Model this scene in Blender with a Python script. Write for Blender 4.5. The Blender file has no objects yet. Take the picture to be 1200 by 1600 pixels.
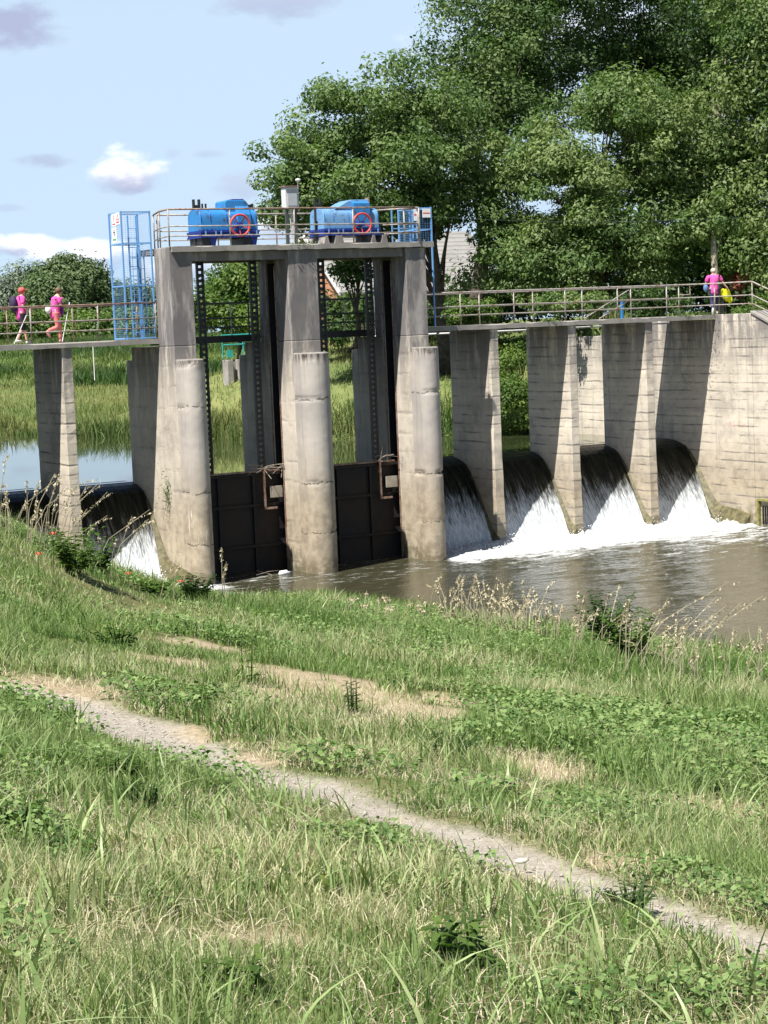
import bpy, math, random
import numpy as np
from mathutils import Vector, Matrix
R = math.radians
random.seed(7); rng = np.random.default_rng(7)
SC = bpy.context.scene; COL = SC.collection

# ------------------------------------------------------------------ camera, sky, sun, exposure
CAM = np.array([-21.813, -52.405, 7.403]); YAW, PITCH, ROLL, FPX = .499, .097, -.042, 3010.7
_f = np.array([math.sin(YAW)*math.cos(PITCH), math.cos(YAW)*math.cos(PITCH), -math.sin(PITCH)])
_r0 = np.array([math.cos(YAW), -math.sin(YAW), 0.]); _u0 = np.cross(_r0, _f)
_r = math.cos(ROLL)*_r0 + math.sin(ROLL)*_u0; _u = -math.sin(ROLL)*_r0 + math.cos(ROLL)*_u0
cam = bpy.data.cameras.new('camera'); cob = bpy.data.objects.new('camera', cam); COL.objects.link(cob)
cob.matrix_world = Matrix(((_r[0], _u[0], -_f[0], CAM[0]), (_r[1], _u[1], -_f[1], CAM[1]), (_r[2], _u[2], -_f[2], CAM[2]), (0, 0, 0, 1)))
cam.sensor_fit = 'VERTICAL'; cam.sensor_height = 24; cam.lens = 24*FPX/1600
cam.clip_start = .1; cam.clip_end = 6000
SC.camera = cob

SUNV = Vector((-.54, -.233, 1)).normalized()
sun = bpy.data.lights.new('sun', 'SUN'); so = bpy.data.objects.new('sun', sun); COL.objects.link(so)
sun.energy = 5.0; sun.angle = R(.55); sun.color = (1, .955, .88)
so.rotation_euler = SUNV.to_track_quat('Z', 'Y').to_euler()
SC.view_settings.view_transform = 'Standard'; SC.view_settings.look = 'None'
SC.view_settings.exposure = .93; SC.view_settings.gamma = 1
SC.cycles.max_bounces = 8; SC.cycles.diffuse_bounces = 3; SC.cycles.transparent_max_bounces = 12
SC.cycles.use_adaptive_sampling = True; SC.cycles.use_denoising = True

FWD = np.array([math.sin(YAW), math.cos(YAW)]); RGT = np.array([math.cos(YAW), -math.sin(YAW)])
def ray(px, py):
    d = _f + _r*(px-600)/FPX - _u*(py-800)/FPX; return d/np.linalg.norm(d)
def far(px, py, D):                      # the place seen at that spot of the photograph, D metres away
    d = ray(px, py); return CAM + d*D/(d[:2]@FWD)

def world():
    w = bpy.data.worlds.new('World'); SC.world = w; w.use_nodes = True
    nt = w.node_tree; N, L = nt.nodes, nt.links; N.clear()
    def n(t, **k):
        x = N.new(t)
        for a, b in k.items(): setattr(x, a, b)
        return x
    out = n('ShaderNodeOutputWorld'); bg = n('ShaderNodeBackground'); L.new(bg.outputs[0], out.inputs[0])
    sky = n('ShaderNodeTexSky', sky_type='NISHITA', sun_disc=False)
    sky.sun_elevation = math.asin(SUNV.z); sky.sun_rotation = math.atan2(SUNV.x, SUNV.y)
    sky.altitude = 100; sky.air_density = .75; sky.dust_density = .25; sky.ozone_density = 1.0
    tc = n('ShaderNodeTexCoord')
    def math_(op, a, b=None, c=None, clamp=False):
        m = n('ShaderNodeMath', operation=op); m.use_clamp = clamp
        for i, v in enumerate((a, b, c)):
            if v is None: continue
            if isinstance(v, (int, float)): m.inputs[i].default_value = v
            else: L.new(v, m.inputs[i])
        return m.outputs[0]
    def dot(v):
        m = n('ShaderNodeVectorMath', operation='DOT_PRODUCT'); L.new(tc.outputs['Generated'], m.inputs[0])
        m.inputs[1].default_value = v; return m.outputs['Value']
    nz = n('ShaderNodeTexNoise'); nz.inputs['Scale'].default_value = 34; nz.inputs['Detail'].default_value = 7
    nz.inputs['Roughness'].default_value = .56
    mp = n('ShaderNodeMapping'); mp.inputs['Scale'].default_value = (1, 1, 1.9)
    L.new(tc.outputs['Generated'], mp.inputs[0]); L.new(mp.outputs[0], nz.inputs['Vector'])
    nf = math_('SUBTRACT', nz.outputs[0], .5)
    col = sky.outputs[0]
    pale = n('ShaderNodeMix', data_type='RGBA'); 
    sx = n('ShaderNodeSeparateXYZ'); L.new(tc.outputs['Generated'], sx.inputs[0]); hz = n('ShaderNodeMapRange', interpolation_type='SMOOTHSTEP'); L.new(sx.outputs[2], hz.inputs[0])
    for i_, q_ in enumerate((.15, .30, .95, .0)): hz.inputs[i_+1].default_value = q_      # bright summer haze low in the sky
    L.new(hz.outputs[0], pale.inputs[0])
    L.new(col, pale.inputs['A']); pale.inputs['B'].default_value = (6.8, 8.7, 10.8, 1); col = pale.outputs['Result']
    # px, py, half width, half height, opacity, whiteness
    for (px, py, hw, hh, op, wh) in ((45, 38, 78, 42, .9, .0), (440, 5, 120, 34, .7, .08), (203, 266, 68, 40, 1, 1),
                                     (72, 252, 56, 14, .6, .0), (325, 240, 34, 9, .4, 0), (268, 240, 20, 10, .35, .1), (370, 292, 60, 26, .5, .1),
                                     (15, 325, 26, 7, .3, 0), (30, 384, 90, 20, .95, .9), (120, 398, 90, 34, 1, 1), (330, 415, 120, 34, .7, .8), (480, 345, 110, 40, .8, .7),
                                     (900, 60, 260, 60, .6, .7), (1150, 300, 160, 60, .7, .8),
                                     (-300, 60, 180, 60, .9, .7), (1700, -100, 300, 90, .9, .7)):
        c = ray(px, py); t = np.cross(c, (0, 0, 1)); t /= np.linalg.norm(t); v = np.cross(t, c)
        a = math_('MULTIPLY', dot(t), FPX/hw); b = math_('MULTIPLY', dot(v), FPX/hh)
        r2 = math_('ADD', math_('MULTIPLY', a, a), math_('MULTIPLY', b, b))
        fr = math_('GREATER_THAN', dot(c), 0)
        m = math_('SUBTRACT', 1.0, r2); m = math_('MULTIPLY_ADD', nf, 3.6, m)
        ms = n('ShaderNodeMapRange', interpolation_type='SMOOTHSTEP'); L.new(m, ms.inputs[0]); ms.inputs[1].default_value = 0; ms.inputs[2].default_value = 1.1
        m = math_('MULTIPLY', math_('MULTIPLY', ms.outputs[0], op), fr)
        bb = math_('MULTIPLY_ADD', nf, 1.8, b)
        cr = n('ShaderNodeMapRange', interpolation_type='SMOOTHSTEP'); L.new(bb, cr.inputs[0]); cr.inputs[1].default_value = -.65; cr.inputs[2].default_value = .35
        cc = n('ShaderNodeMix', data_type='RGBA'); L.new(math_('MULTIPLY', cr.outputs[0], wh), cc.inputs[0])
        cc.inputs['A'].default_value = (4.9, 5.4, 7.6, 1); cc.inputs['B'].default_value = (15, 15, 15.2, 1)
        mx = n('ShaderNodeMix', data_type='RGBA'); L.new(m, mx.inputs[0]); L.new(col, mx.inputs['A']); L.new(cc.outputs['Result'], mx.inputs['B'])
        col = mx.outputs['Result']
    L.new(col, bg.inputs[0]); bg.inputs[1].default_value = .05
world()

# ------------------------------------------------------------------ noise and mesh helpers
def hsh(ix, iy, iz, s):
    n = (ix*374761393 + iy*668265263 + iz*2147483647*3 + s*974634777).astype(np.int64) & 0xffffffff
    n = ((n ^ (n >> 13))*1274126177) & 0xffffffff
    n = n ^ (n >> 16); return (n & 0xffffff)/float(0xffffff)
def vnoise(x, y, z=None, s=0):
    x = np.asarray(x, float); y = np.asarray(y, float); z = np.zeros_like(x) if z is None else np.asarray(z, float) + 0*x
    ix, iy, iz = (np.floor(a).astype(np.int64) for a in (x, y, z))
    fx, fy, fz = x-ix, y-iy, z-iz
    fx, fy, fz = (a*a*(3-2*a) for a in (fx, fy, fz)); r = 0
    for a in (0, 1):
        for b in (0, 1):
            for c in (0, 1):
                r = r + hsh(ix+a, iy+b, iz+c, s)*(fx if a else 1-fx)*(fy if b else 1-fy)*(fz if c else 1-fz)
    return r
def fbm(x, y, z=None, s=0, o=4):
    r = 0; a = .5; t = 0
    for k in range(o):
        f = 2.03**k; r = r + a*vnoise(np.asarray(x)*f, np.asarray(y)*f, None if z is None else np.asarray(z)*f, s+k); t += a; a *= .5
    return r/t
def sst(a, b, x):
    t = np.clip((x-a)/(b-a), 0, 1); return t*t*(3-2*t)

def raw_mesh(name, V, Q, mat=None, attrs=None, smooth=False):     # quads only
    me = bpy.data.meshes.new(name); V = np.asarray(V, np.float32); Q = np.asarray(Q, np.int32)
    me.vertices.add(len(V)); me.vertices.foreach_set('co', V.ravel())
    k = Q.shape[1]; me.loops.add(Q.size); me.loops.foreach_set('vertex_index', Q.ravel())
    me.polygons.add(len(Q)); me.polygons.foreach_set('loop_start', np.arange(0, Q.size, k, dtype=np.int32))
    me.polygons.foreach_set('loop_total', np.full(len(Q), k, np.int32))
    if smooth: me.polygons.foreach_set('use_smooth', np.ones(len(Q), bool))
    if attrs:
        for an, av in attrs.items():
            at = me.attributes.new(an, 'FLOAT', 'POINT'); at.data.foreach_set('value', np.asarray(av, np.float32))
    me.update(calc_edges=True)
    if mat: me.materials.append(mat)
    o = bpy.data.objects.new(name, me); COL.objects.link(o); return o

def tag(o, label=None, cat=None, group=None, kind=None):
    if label: o['label'] = label
    if cat: o['category'] = cat
    if group: o['group'] = group
    if kind: o['kind'] = kind
    return o
def empty(name, loc=(0, 0, 0), rz=0):
    o = bpy.data.objects.new(name, None); COL.objects.link(o); o.location = loc; o.rotation_euler = (0, 0, rz)
    o.empty_display_size = .2; return o
def thing(name, label, cat, loc=(0, 0, 0), rz=0, group=None): return tag(empty(name, loc, rz), label, cat, group)

class MB:
    def __init__(s): s.v = []; s.f = []
    def add(s, v, f):
        b = len(s.v); s.v += [tuple(map(float, p)) for p in v]; s.f += [tuple(b+i for i in q) for q in f]; return s
    def box(s, x0, x1, y0, y1, z0, z1):
        return s.add([(x0, y0, z0), (x1, y0, z0), (x1, y1, z0), (x0, y1, z0), (x0, y0, z1), (x1, y0, z1), (x1, y1, z1), (x0, y1, z1)],
                     [(3, 2, 1, 0), (4, 5, 6, 7), (0, 1, 5, 4), (1, 2, 6, 5), (2, 3, 7, 6), (3, 0, 4, 7)])
    def prism(s, poly, a0, a1, ax='z'):          # poly of (u,v) extruded along an axis
        n = len(poly); w = {'z': lambda u, v, a: (u, v, a), 'x': lambda u, v, a: (a, u, v), 'y': lambda u, v, a: (u, a, v)}[ax]
        v = [w(p[0], p[1], a0) for p in poly] + [w(p[0], p[1], a1) for p in poly]
        f = [tuple(range(n))[::-1], tuple(range(n, 2*n))] + [(i, (i+1) % n, n+(i+1) % n, n+i) for i in range(n)]
        return s.add(v, f)
    def tube(s, pts, r, n=8, cap=True):
        pts = [Vector(p) for p in pts]; rs = r if isinstance(r, (list, tuple)) else [r]*len(pts); b = len(s.v); up = None
        for i, p in enumerate(pts):
            d = (pts[min(i+1, len(pts)-1)] - pts[max(i-1, 0)]).normalized()
            if up is None: up = Vector((0, 0, 1)) if abs(d.z) < .9 else Vector((1, 0, 0))
            sx = d.cross(up).normalized(); up = sx.cross(d).normalized()
            for k in range(n):
                a = 2*math.pi*k/n + math.pi/n; s.v.append(tuple(p + (sx*math.cos(a) + up*math.sin(a))*rs[i]))
        for i in range(len(pts)-1):
            for k in range(n):
                a = b+i*n+k; c = b+i*n+(k+1) % n; s.f.append((a, c, c+n, a+n))
        if cap:
            s.f.append(tuple(b+k for k in range(n))[::-1]); s.f.append(tuple(b+(len(pts)-1)*n+k for k in range(n)))
        return s
    def cyl(s, c0, c1, r, n=16): return s.tube([c0, c1], r, n)
    def sphere(s, c, r, n=10, m=7):
        rx, ry, rz = r if isinstance(r, tuple) else (r, r, r); b = len(s.v)
        for i in range(m+1):
            t = math.pi*i/m
            for k in range(n):
                a = 2*math.pi*k/n; s.v.append((c[0]+rx*math.sin(t)*math.cos(a), c[1]+ry*math.sin(t)*math.sin(a), c[2]+rz*math.cos(t)))
        for i in range(m):
            for k in range(n): s.f.append((b+i*n+k, b+i*n+(k+1) % n, b+(i+1)*n+(k+1) % n, b+(i+1)*n+k))
        return s
    def build(s, name, mat, parent=None, smooth=False, bevel=0, auto=False):
        me = bpy.data.meshes.new(name); me.from_pydata(s.v, [], s.f); me.validate(); me.update()
        if mat: me.materials.append(mat)
        o = bpy.data.objects.new(name, me); COL.objects.link(o)
        if parent: o.parent = parent
        if smooth or auto:
            me.polygons.foreach_set('use_smooth', [True]*len(me.polygons))
        if auto:
            try: me.set_sharp_from_angle(angle=R(40))
            except Exception: pass
        if bevel:
            m = o.modifiers.new('bevel', 'BEVEL'); m.width = bevel; m.segments = 2; m.limit_method = 'ANGLE'; m.angle_limit = R(50)
        return o

# ------------------------------------------------------------------ materials
class NT:
    def __init__(s, name):
        s.m = bpy.data.materials.new(name); s.m.use_nodes = True; s.t = s.m.node_tree; s.N = s.t.nodes; s.L = s.t.links
        s.b = s.N['Principled BSDF']; s.out = s.N['Material Output']
    def n(s, t, **k):
        x = s.N.new(t)
        for a, b in k.items(): setattr(x, a, b)
        return x
    def put(s, v, i):
        if isinstance(v, (int, float)): i.default_value = v
        elif isinstance(v, tuple): i.default_value = v if len(v) == len(i.default_value) else (*v, 1)
        else: s.L.new(v, i)
    def pos(s, sc=(1, 1, 1), loc=(0, 0, 0), rot=(0, 0, 0)):
        g = s.n('ShaderNodeNewGeometry'); m = s.n('ShaderNodeMapping'); s.L.new(g.outputs['Position'], m.inputs[0])
        m.inputs['Scale'].default_value = sc; m.inputs['Location'].default_value = loc; m.inputs['Rotation'].default_value = rot; return m.outputs[0]
    def noise(s, scale=1, detail=4, rough=.55, sc=(1, 1, 1), dist=0, vec=None, loc=(0, 0, 0)):
        x = s.n('ShaderNodeTexNoise'); s.L.new(vec if vec is not None else s.pos(sc, loc), x.inputs['Vector'])
        x.inputs['Scale'].default_value = scale; x.inputs['Detail'].default_value = detail; x.inputs['Roughness'].default_value = rough
        x.inputs['Distortion'].default_value = dist; return x.outputs[0]
    def math(s, op, a, b=0., c=0., clamp=False):
        m = s.n('ShaderNodeMath', operation=op); m.use_clamp = clamp
        s.put(a, m.inputs[0]); s.put(b, m.inputs[1]); s.put(c, m.inputs[2]); return m.outputs[0]
    def ramp(s, v, a, b, c=0., d=1.):
        m = s.n('ShaderNodeMapRange', interpolation_type='SMOOTHSTEP'); s.put(v, m.inputs[0])
        for i, q in enumerate((a, b, c, d)): m.inputs[i+1].default_value = q
        return m.outputs[0]
    def mix(s, f, a, b, mode='MIX'):
        m = s.n('ShaderNodeMix', data_type='RGBA', blend_type=mode); s.put(f, m.inputs[0]); s.put(a, m.inputs['A']); s.put(b, m.inputs['B']); return m.outputs['Result']
    def xyz(s):
        g = s.n('ShaderNodeNewGeometry'); x = s.n('ShaderNodeSeparateXYZ'); s.L.new(g.outputs['Position'], x.inputs[0]); return x.outputs
    def nrm(s):
        g = s.n('ShaderNodeNewGeometry'); x = s.n('ShaderNodeSeparateXYZ'); s.L.new(g.outputs['Normal'], x.inputs[0]); return x.outputs
    def attr(s, a): return s.n('ShaderNodeAttribute', attribute_name=a).outputs['Fac']
    def bump(s, h, st=.3, d=.05):
        x = s.n('ShaderNodeBump'); s.put(h, x.inputs['Height']); x.inputs['Strength'].default_value = st; x.inputs['Distance'].default_value = d
        s.L.new(x.outputs[0], s.b.inputs['Normal']); return x
    def set(s, col=None, rough=None, metal=None, spec=None):
        for v, k in ((col, 'Base Color'), (rough, 'Roughness'), (metal, 'Metallic'), (spec, 'Specular IOR Level')):
            if v is not None: s.put(v, s.b.inputs[k])
        return s

def m_concrete(name, base=(.64, .57, .47), boards=.3, warm=1., dark=1., bs=1.):
    s = NT(name); z = s.xyz()[2]
    big = s.noise(.55, 5); mid = s.noise(3.2, 6, .62); fine = s.noise(38, 4, .6)
    strk = s.noise(1, 6, .62, sc=(3.2, 3.2, .28)); st2 = s.noise(1, 5, .6, sc=(7, 7, .5), loc=(3, 7, 1))
    c = s.mix(s.ramp(big, .35, .68), base, tuple(v*1.13 for v in base))
    c = s.mix(s.ramp(mid, .42, .75, 0, .5), c, (base[0]*.72, base[1]*.72, base[2]*.74))
    c = s.mix(s.ramp(strk, .52, .74, 0, .5 if boards else .22), c, (.24, .22, .21))
    c = s.mix(s.ramp(st2, .6, .78, 0, .4 if boards else .08), c, (.60, .57, .52))
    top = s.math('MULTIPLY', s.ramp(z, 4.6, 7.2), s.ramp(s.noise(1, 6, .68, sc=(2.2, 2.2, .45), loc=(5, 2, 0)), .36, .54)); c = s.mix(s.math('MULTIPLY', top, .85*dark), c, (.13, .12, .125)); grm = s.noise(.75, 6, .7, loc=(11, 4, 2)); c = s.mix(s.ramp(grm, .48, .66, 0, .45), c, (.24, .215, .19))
    low = s.math('MULTIPLY', s.ramp(z, 3.6, 1.4), .85*warm); c = s.mix(low, c, s.mix(s.ramp(mid, .35, .7), (.43, .36, .26), (.27, .22, .15)))
    alg = s.math('MULTIPLY', s.ramp(z, .9, .15), s.ramp(mid, .3, .6)); c = s.mix(s.math('MULTIPLY', alg, .8), c, (.10, .095, .045))
    h = None
    if boards:                                        # shuttering-board joints
        wob = s.noise(1, 3, sc=(.8, .8, 2.2)); zz = s.math('MULTIPLY_ADD', wob, .11, z); fr = s.math('FRACT', s.math('DIVIDE', zz, boards))
        ln = s.math('SUBTRACT', 1., s.ramp(s.math('ABSOLUTE', s.math('SUBTRACT', fr, .5)), .0, .17))
        ln = s.math('MULTIPLY', ln, s.ramp(s.noise(1, 5, .65, sc=(.9, .9, 3.1)), .40, .66))
        c = s.mix(s.math('MULTIPLY', ln, .85*bs), c, (.13, .12, .115)); h = ln
        bid = s.n('ShaderNodeTexWhiteNoise', noise_dimensions='1D'); s.L.new(s.math('FLOOR', s.math('DIVIDE', zz, boards)), bid.inputs['W'])
        c = s.mix(s.math('MULTIPLY', bid.outputs['Value'], .22*bs), c, (.24, .22, .21))
    crk = s.noise(1.1, 5, .6, dist=.4, sc=(1, 1, 2.4)); ck = s.math('SUBTRACT', 1., s.ramp(s.math('ABSOLUTE', s.math('SUBTRACT', crk, .5)), 0, .006))
    ck = s.math('MULTIPLY', ck, s.ramp(s.noise(.8, 2), .52, .6)); c = s.mix(s.math('MULTIPLY', ck, .7), c, (.07, .065, .06))
    c = s.mix(s.ramp(fine, .45, .8, 0, .25), c, (.22, .2, .18))
    hh = s.math('ADD', s.math('MULTIPLY', mid, .5), s.math('MULTIPLY', fine, .25)); hh = s.math('SUBTRACT', hh, s.math('MULTIPLY', ck, .8))
    if h is not None: hh = s.math('SUBTRACT', hh, s.math('MULTIPLY', h, .7))
    s.set(c, .88, spec=.25); s.bump(hh, .55, .025); return s.m
def m_paint(name, col, rust=.3, rough=.45, rustcol=(.16, .06, .03), sc=6):
    s = NT(name); r = s.noise(sc, 6, .7); f = s.noise(60, 3)
    c = s.mix(s.ramp(f, .3, .8, 0, .25), col, tuple(v*.6 for v in col)); c = s.mix(s.ramp(r, .66-rust*.3, .7), c, rustcol)
    s.set(c, s.ramp(r, .5, .7, rough, .85), spec=.4); s.bump(s.math('MULTIPLY', r, 1.), .2, .004); return s.m
def m_plain(name, col, rough=.7, var=.2, sc=8, metal=0, spec=.4):
    s = NT(name); r = s.noise(sc, 5, .6); c = s.mix(s.ramp(r, .3, .7), tuple(v*(1-var) for v in col), tuple(min(1, v*(1+var)) for v in col))
    s.set(c, rough, metal, spec); s.bump(r, .15, .01); return s.m
def m_leaf(name, c0, c1, c2=None, trans=.35, rough=.55, tint=(.9, 1.15, .5)):
    s = NT(name); a = s.attr('rnd'); b = s.attr('tone')
    c = s.mix(a, c0, c1)
    if c2: c = s.mix(s.ramp(b, .35, .75), c, c2)
    s.set(c, rough, spec=.3)
    tr = s.n('ShaderNodeBsdfTranslucent'); s.put(s.mix(1., c, tint, 'MULTIPLY'), tr.inputs[0])
    mx = s.n('ShaderNodeMixShader'); mx.inputs[0].default_value = trans
    s.L.new(s.b.outputs[0], mx.inputs[1]); s.L.new(tr.outputs[0], mx.inputs[2]); s.L.new(mx.outputs[0], s.out.inputs[0]); return s.m

M = {}
M['conc'] = m_concrete('board marked concrete')
M['conc_tower'] = m_concrete('tower shaft concrete', (.54, .485, .41), .62, bs=.3)
M['conc_smooth'] = m_concrete('smooth grey concrete', (.37, .34, .32), 0)
M['conc_dark'] = m_concrete('weathered concrete', (.33, .31, .285), 0)
M['slab'] = m_concrete('deck edge concrete', (.31, .29, .265), 0, 0, .3)
M['bed'] = m_concrete('spillway concrete', (.13, .12, .09), 0, 1)
M['moss'] = m_plain('mossy wet concrete', (.10, .088, .042), .6, .5, 7)
M['rail'] = m_paint('faded pale railing paint', (.36, .34, .31), .75)
M['rail_rust'] = m_paint('rusty railing paint', (.30, .24, .20), 1.1)
M['rail_dark'] = m_paint('dark railing paint', (.06, .075, .07), .2)
M['blue'] = m_paint('bright blue machine paint', (.03, .21, .52), .5, .5, (.05, .07, .12), 4)
M['blue_pale'] = m_paint('sun faded blue paint', (.15, .32, .56), .5, .5, (.09, .12, .18), 4)
M['navy'] = m_paint('dark blue frame paint', (.012, .035, .25), .2, .4)
M['cage_blue'] = m_paint('cage blue paint', (.16, .36, .68), .2, .45)
M['red'] = m_paint('red handwheel paint', (.60, .06, .045), .1, .4)
M['steel'] = m_plain('black greasy steel', (.018, .018, .02), .5, .3)
M['gate'] = m_paint('dark wet steel plate', (.010, .010, .012), .95, .7, (.032, .022, .016), 1.6)
M['white'] = m_plain('white enamel', (.78, .78, .78), .5, .05)
M['cabinet'] = m_plain('grey white cabinet paint', (.60, .60, .62), .5, .08)
M['redsign'] = m_plain('red sign paint', (.65, .05, .05), .5, .05)
M['black'] = m_plain('black', (.02, .02, .022), .6, .1)
M['wood'] = m_plain('grey driftwood', (.26, .22, .18), .9, .3, 12)
M['bark'] = m_plain('tree bark', (.075, .06, .048), .95, .4, 5)
M['bark_pale'] = m_plain('pale bark', (.30, .26, .20), .95, .3, 5)

# ------------------------------------------------------------------ ground, river beds, water
UPZ = 2.85
DOWN = [(-6.4, 3.9), (-6.4, .6), (-3.5, -.5), (-.6, -1.35), (2.06, -8.4), (3.7, -14.9), (4.05, -21.4), (4.05, -90), (60, -90), (34, -20), (25.5, -11), (21.25, -8.6), (21.25, 3.9)]
UP = [(-6.4, 3.9), (-6.6, 5), (-12, 10), (-25, 40), (-75, 90), (-75, 130), (-20, 90), (0, 58), (7.34, 34.6), (9.2, 27.9), (11.4, 19.2), (13.9, 16.2), (17.6, 14.0), (19.2, 12.2), (21.25, 11.4), (21.25, 3.9)]
def poly_sd(P, x, y):                     # positive outside the polygon
    P = np.array(P, float); x = np.asarray(x, float); y = np.asarray(y, float); d = np.full(x.shape, 1e9); ins = np.zeros(x.shape, bool)
    for i in range(len(P)):
        a = P[i]; b = P[(i+1) % len(P)]; e = b-a
        t = np.clip(((x-a[0])*e[0] + (y-a[1])*e[1])/(e@e), 0, 1)
        d = np.minimum(d, np.hypot(x-a[0]-t*e[0], y-a[1]-t*e[1]))
        c = ((a[1] > y) != (b[1] > y)) & (x < (b[0]-a[0])*(y-a[1])/(b[1]-a[1]+1e-12) + a[0]); ins ^= c
    return np.where(ins, -d, d)
def zg(x, y):
    x = np.asarray(x, float); y = np.asarray(y, float)
    dx, dy = x-CAM[0], y-CAM[1]; D = dx*FWD[0]+dy*FWD[1]; u = dx*RGT[0]+dy*RGT[1]
    sd = poly_sd(DOWN, x, y); su = poly_sd(UP, x, y)
    # camera bank: a dyke falling gently towards the river
    zp = CAM[2] - (1.05 + .125*np.maximum(D, -3) + .16*np.clip(u, -60, 30))
    kn = np.clip(-u-3.45, 0, 12); zp = zp + .39*kn*sst(10, 24, D)*(1-.85*sst(27, 40, D)) - .45*sst(34, 50, D)*sst(-1.5, -3.5, u)
    zp = zp + .16*(fbm(x*.35, y*.35, s=3)-.5) + .30*(fbm(x*.12, y*.12, s=5)-.5)*sst(8, 20, D)
    zp = np.minimum(zp, 6.4)
    near = np.minimum(zp, -.12 + .85*np.maximum(sd, 0))
    # other bank
    rt = np.where(y > -.8, 7.08, np.maximum(7.08-.40*(-.8-y), .9))
    rt = np.where(sd < 60, np.minimum(rt, np.where(y > -8, 99, -.1+.7*sd)), rt)
    e_ = sst(9, 16, x)*(1-sst(32, 43, y)); fb = (1-e_)*(2.76+.037*su) + e_*np.where(su < 5, 2.72 + .42*su, 2.72 + 2.1 + .185*(su-5)); fb = np.minimum(fb, 6.55+.45*e_) + .5*(fbm(x*.05, y*.05, s=8)-.5)*sst(3, 15, su)
    rb = np.where(y < 3.6, rt, np.minimum(7.08, np.where(x > 21.2, np.maximum(fb, 7.08-.5*np.maximum(y-10.5, 0)), fb)))
    left = np.where(y > 2, np.minimum(6.9, 2.7+.8*su), np.maximum(near, np.minimum(6.9, near + sst(-5, .5, y)*8*(x < -6.9))))
    z = np.where(x > 12, np.where(y < 3.9, np.where(x > 21, rb, near), rb), np.where(y > 3.9, fb, near))
    z = np.where((x < -6.6) & (y > -5) & (y < 60) & (su > 0), left, z)
    z = np.where(sd < 0, np.maximum(-1.6, -.12 + .9*sd), z)
    z = np.where(su < 0, np.maximum(.8, 2.7 + .6*su), z)
    z = np.where((x > 21.5) & (y > -.8) & (y < 10.5), 7.08, z)
    return z
def hit(px, py, D0=3., D1=60.):           # where a line of sight meets the ground
    d = ray(px, py); d = d/(d[:2]@FWD); t = np.linspace(D0, D1, 1500)
    p = CAM[None]+d[None]*t[:, None]; g = zg(p[:, 0], p[:, 1]); k = np.argmax(p[:, 2] < g); return p[k, 0], p[k, 1], float(g[k])
def xy(D, u): return CAM[0]+D*FWD[0]+u*RGT[0], CAM[1]+D*FWD[1]+u*RGT[1]

PATH = [np.array(hit(*p)[:2]) for p in ((1400, 1545), (1200, 1475), (1050, 1428), (900, 1378), (760, 1318), (600, 1268), (450, 1218), (330, 1190), (200, 1128), (100, 1092), (0, 1068), (-120, 1050))]
BARE = [(*hit(px, py)[:2], rx, ry) for px, py, rx, ry in ((20, 1072, .6, .3), (60, 1078, .5, .25), (215, 1140, .45, .2), (330, 1180, .3, .12), (960, 1350, .15, .06), (500, 1350, .2, .08), (430, 1470, .15, .05), (1000, 1120, .35, .15),(560, 1085, 1.1, .5), (470, 1062, .8, .5), (640, 1105, .7, .45), (400, 1052, .5, .3), (110, 968, .8, .35), (295, 970, .4, .25), (290, 1038, .5, .25),
        (860, 1212, .30, .12), (1075, 1268, .4, .13), (640, 1135, .35, .2), (320, 1010, .6, .3), (210, 972, .5, .25), (690, 1095, .4, .3), (1030, 1262, .2, .08), (800, 1190, .25, .12))]
def path_d(x, y):
    d = np.full(np.shape(x), 1e9)
    for a, b in zip(PATH[:-1], PATH[1:]):
        e = b-a; t = np.clip(((x-a[0])*e[0]+(y-a[1])*e[1])/(e@e), 0, 1); d = np.minimum(d, np.hypot(x-a[0]-t*e[0], y-a[1]-t*e[1]))
    return d
def path_m(x, y):                          # 1 on the trodden line
    w = .165 + .12*(fbm(x*1.1, y*1.1, s=20)-.5)*2 + .022*np.clip(((x-CAM[0])*FWD[0]+(y-CAM[1])*FWD[1])-6, 0, 7)
    return 1-sst(w*.72, w*1.35, path_d(x, y) + .22*(fbm(x*4.5, y*4.5, s=21)-.5))
def bare_m(x, y):
    m = np.zeros(np.shape(x))
    for bx, by, rx, ry in BARE:
        dx, dy = x-bx, y-by; a = dx*RGT[0]+dy*RGT[1]; b = dx*FWD[0]+dy*FWD[1]
        r = np.hypot(a/rx, b/(ry*3.2)) + 1.5*(fbm(x*2.3, y*2.3, s=31)-.5)
        m = np.maximum(m, 1-sst(.55, 1.1, r))
    return m
def grid(us, ds):
    U, D = np.meshgrid(us, ds); x = CAM[0]+D*FWD[0]+U*RGT[0]; y = CAM[1]+D*FWD[1]+U*RGT[1]; nu, nd = len(us), len(ds)
    i = np.arange(nd-1)[:, None]*nu + np.arange(nu-1)[None]; Q = np.stack([i, i+1, i+1+nu, i+nu], -1).reshape(-1, 4)
    return x.ravel(), y.ravel(), Q

us = np.concatenate([-np.geomspace(900, 20, 22), np.arange(-19.5, -4, .22), np.arange(-4, 4, .07), np.arange(4, 26, .22), np.geomspace(26.5, 900, 22)])
ds = np.concatenate([-np.geomspace(300, 4, 12), np.arange(-3.5, 3, .3), np.arange(3, 14, .07), np.arange(14, 56, .16), np.arange(56, 100, .3), np.geomspace(101, 2600, 40)])
gx, gy, gq = grid(us, ds); gz = zg(gx, gy)
pm = path_m(gx, gy); bm = bare_m(gx, gy); sdw = poly_sd(DOWN, gx, gy)
nearm = (poly_sd(UP, gx, gy) > .5)
gz = gz + .030*(fbm(gx*3, gy*3, s=11)-.5)*nearm + .014*(fbm(gx*14, gy*14, s=12)-.5)*nearm - .035*pm - .015*bm

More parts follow.
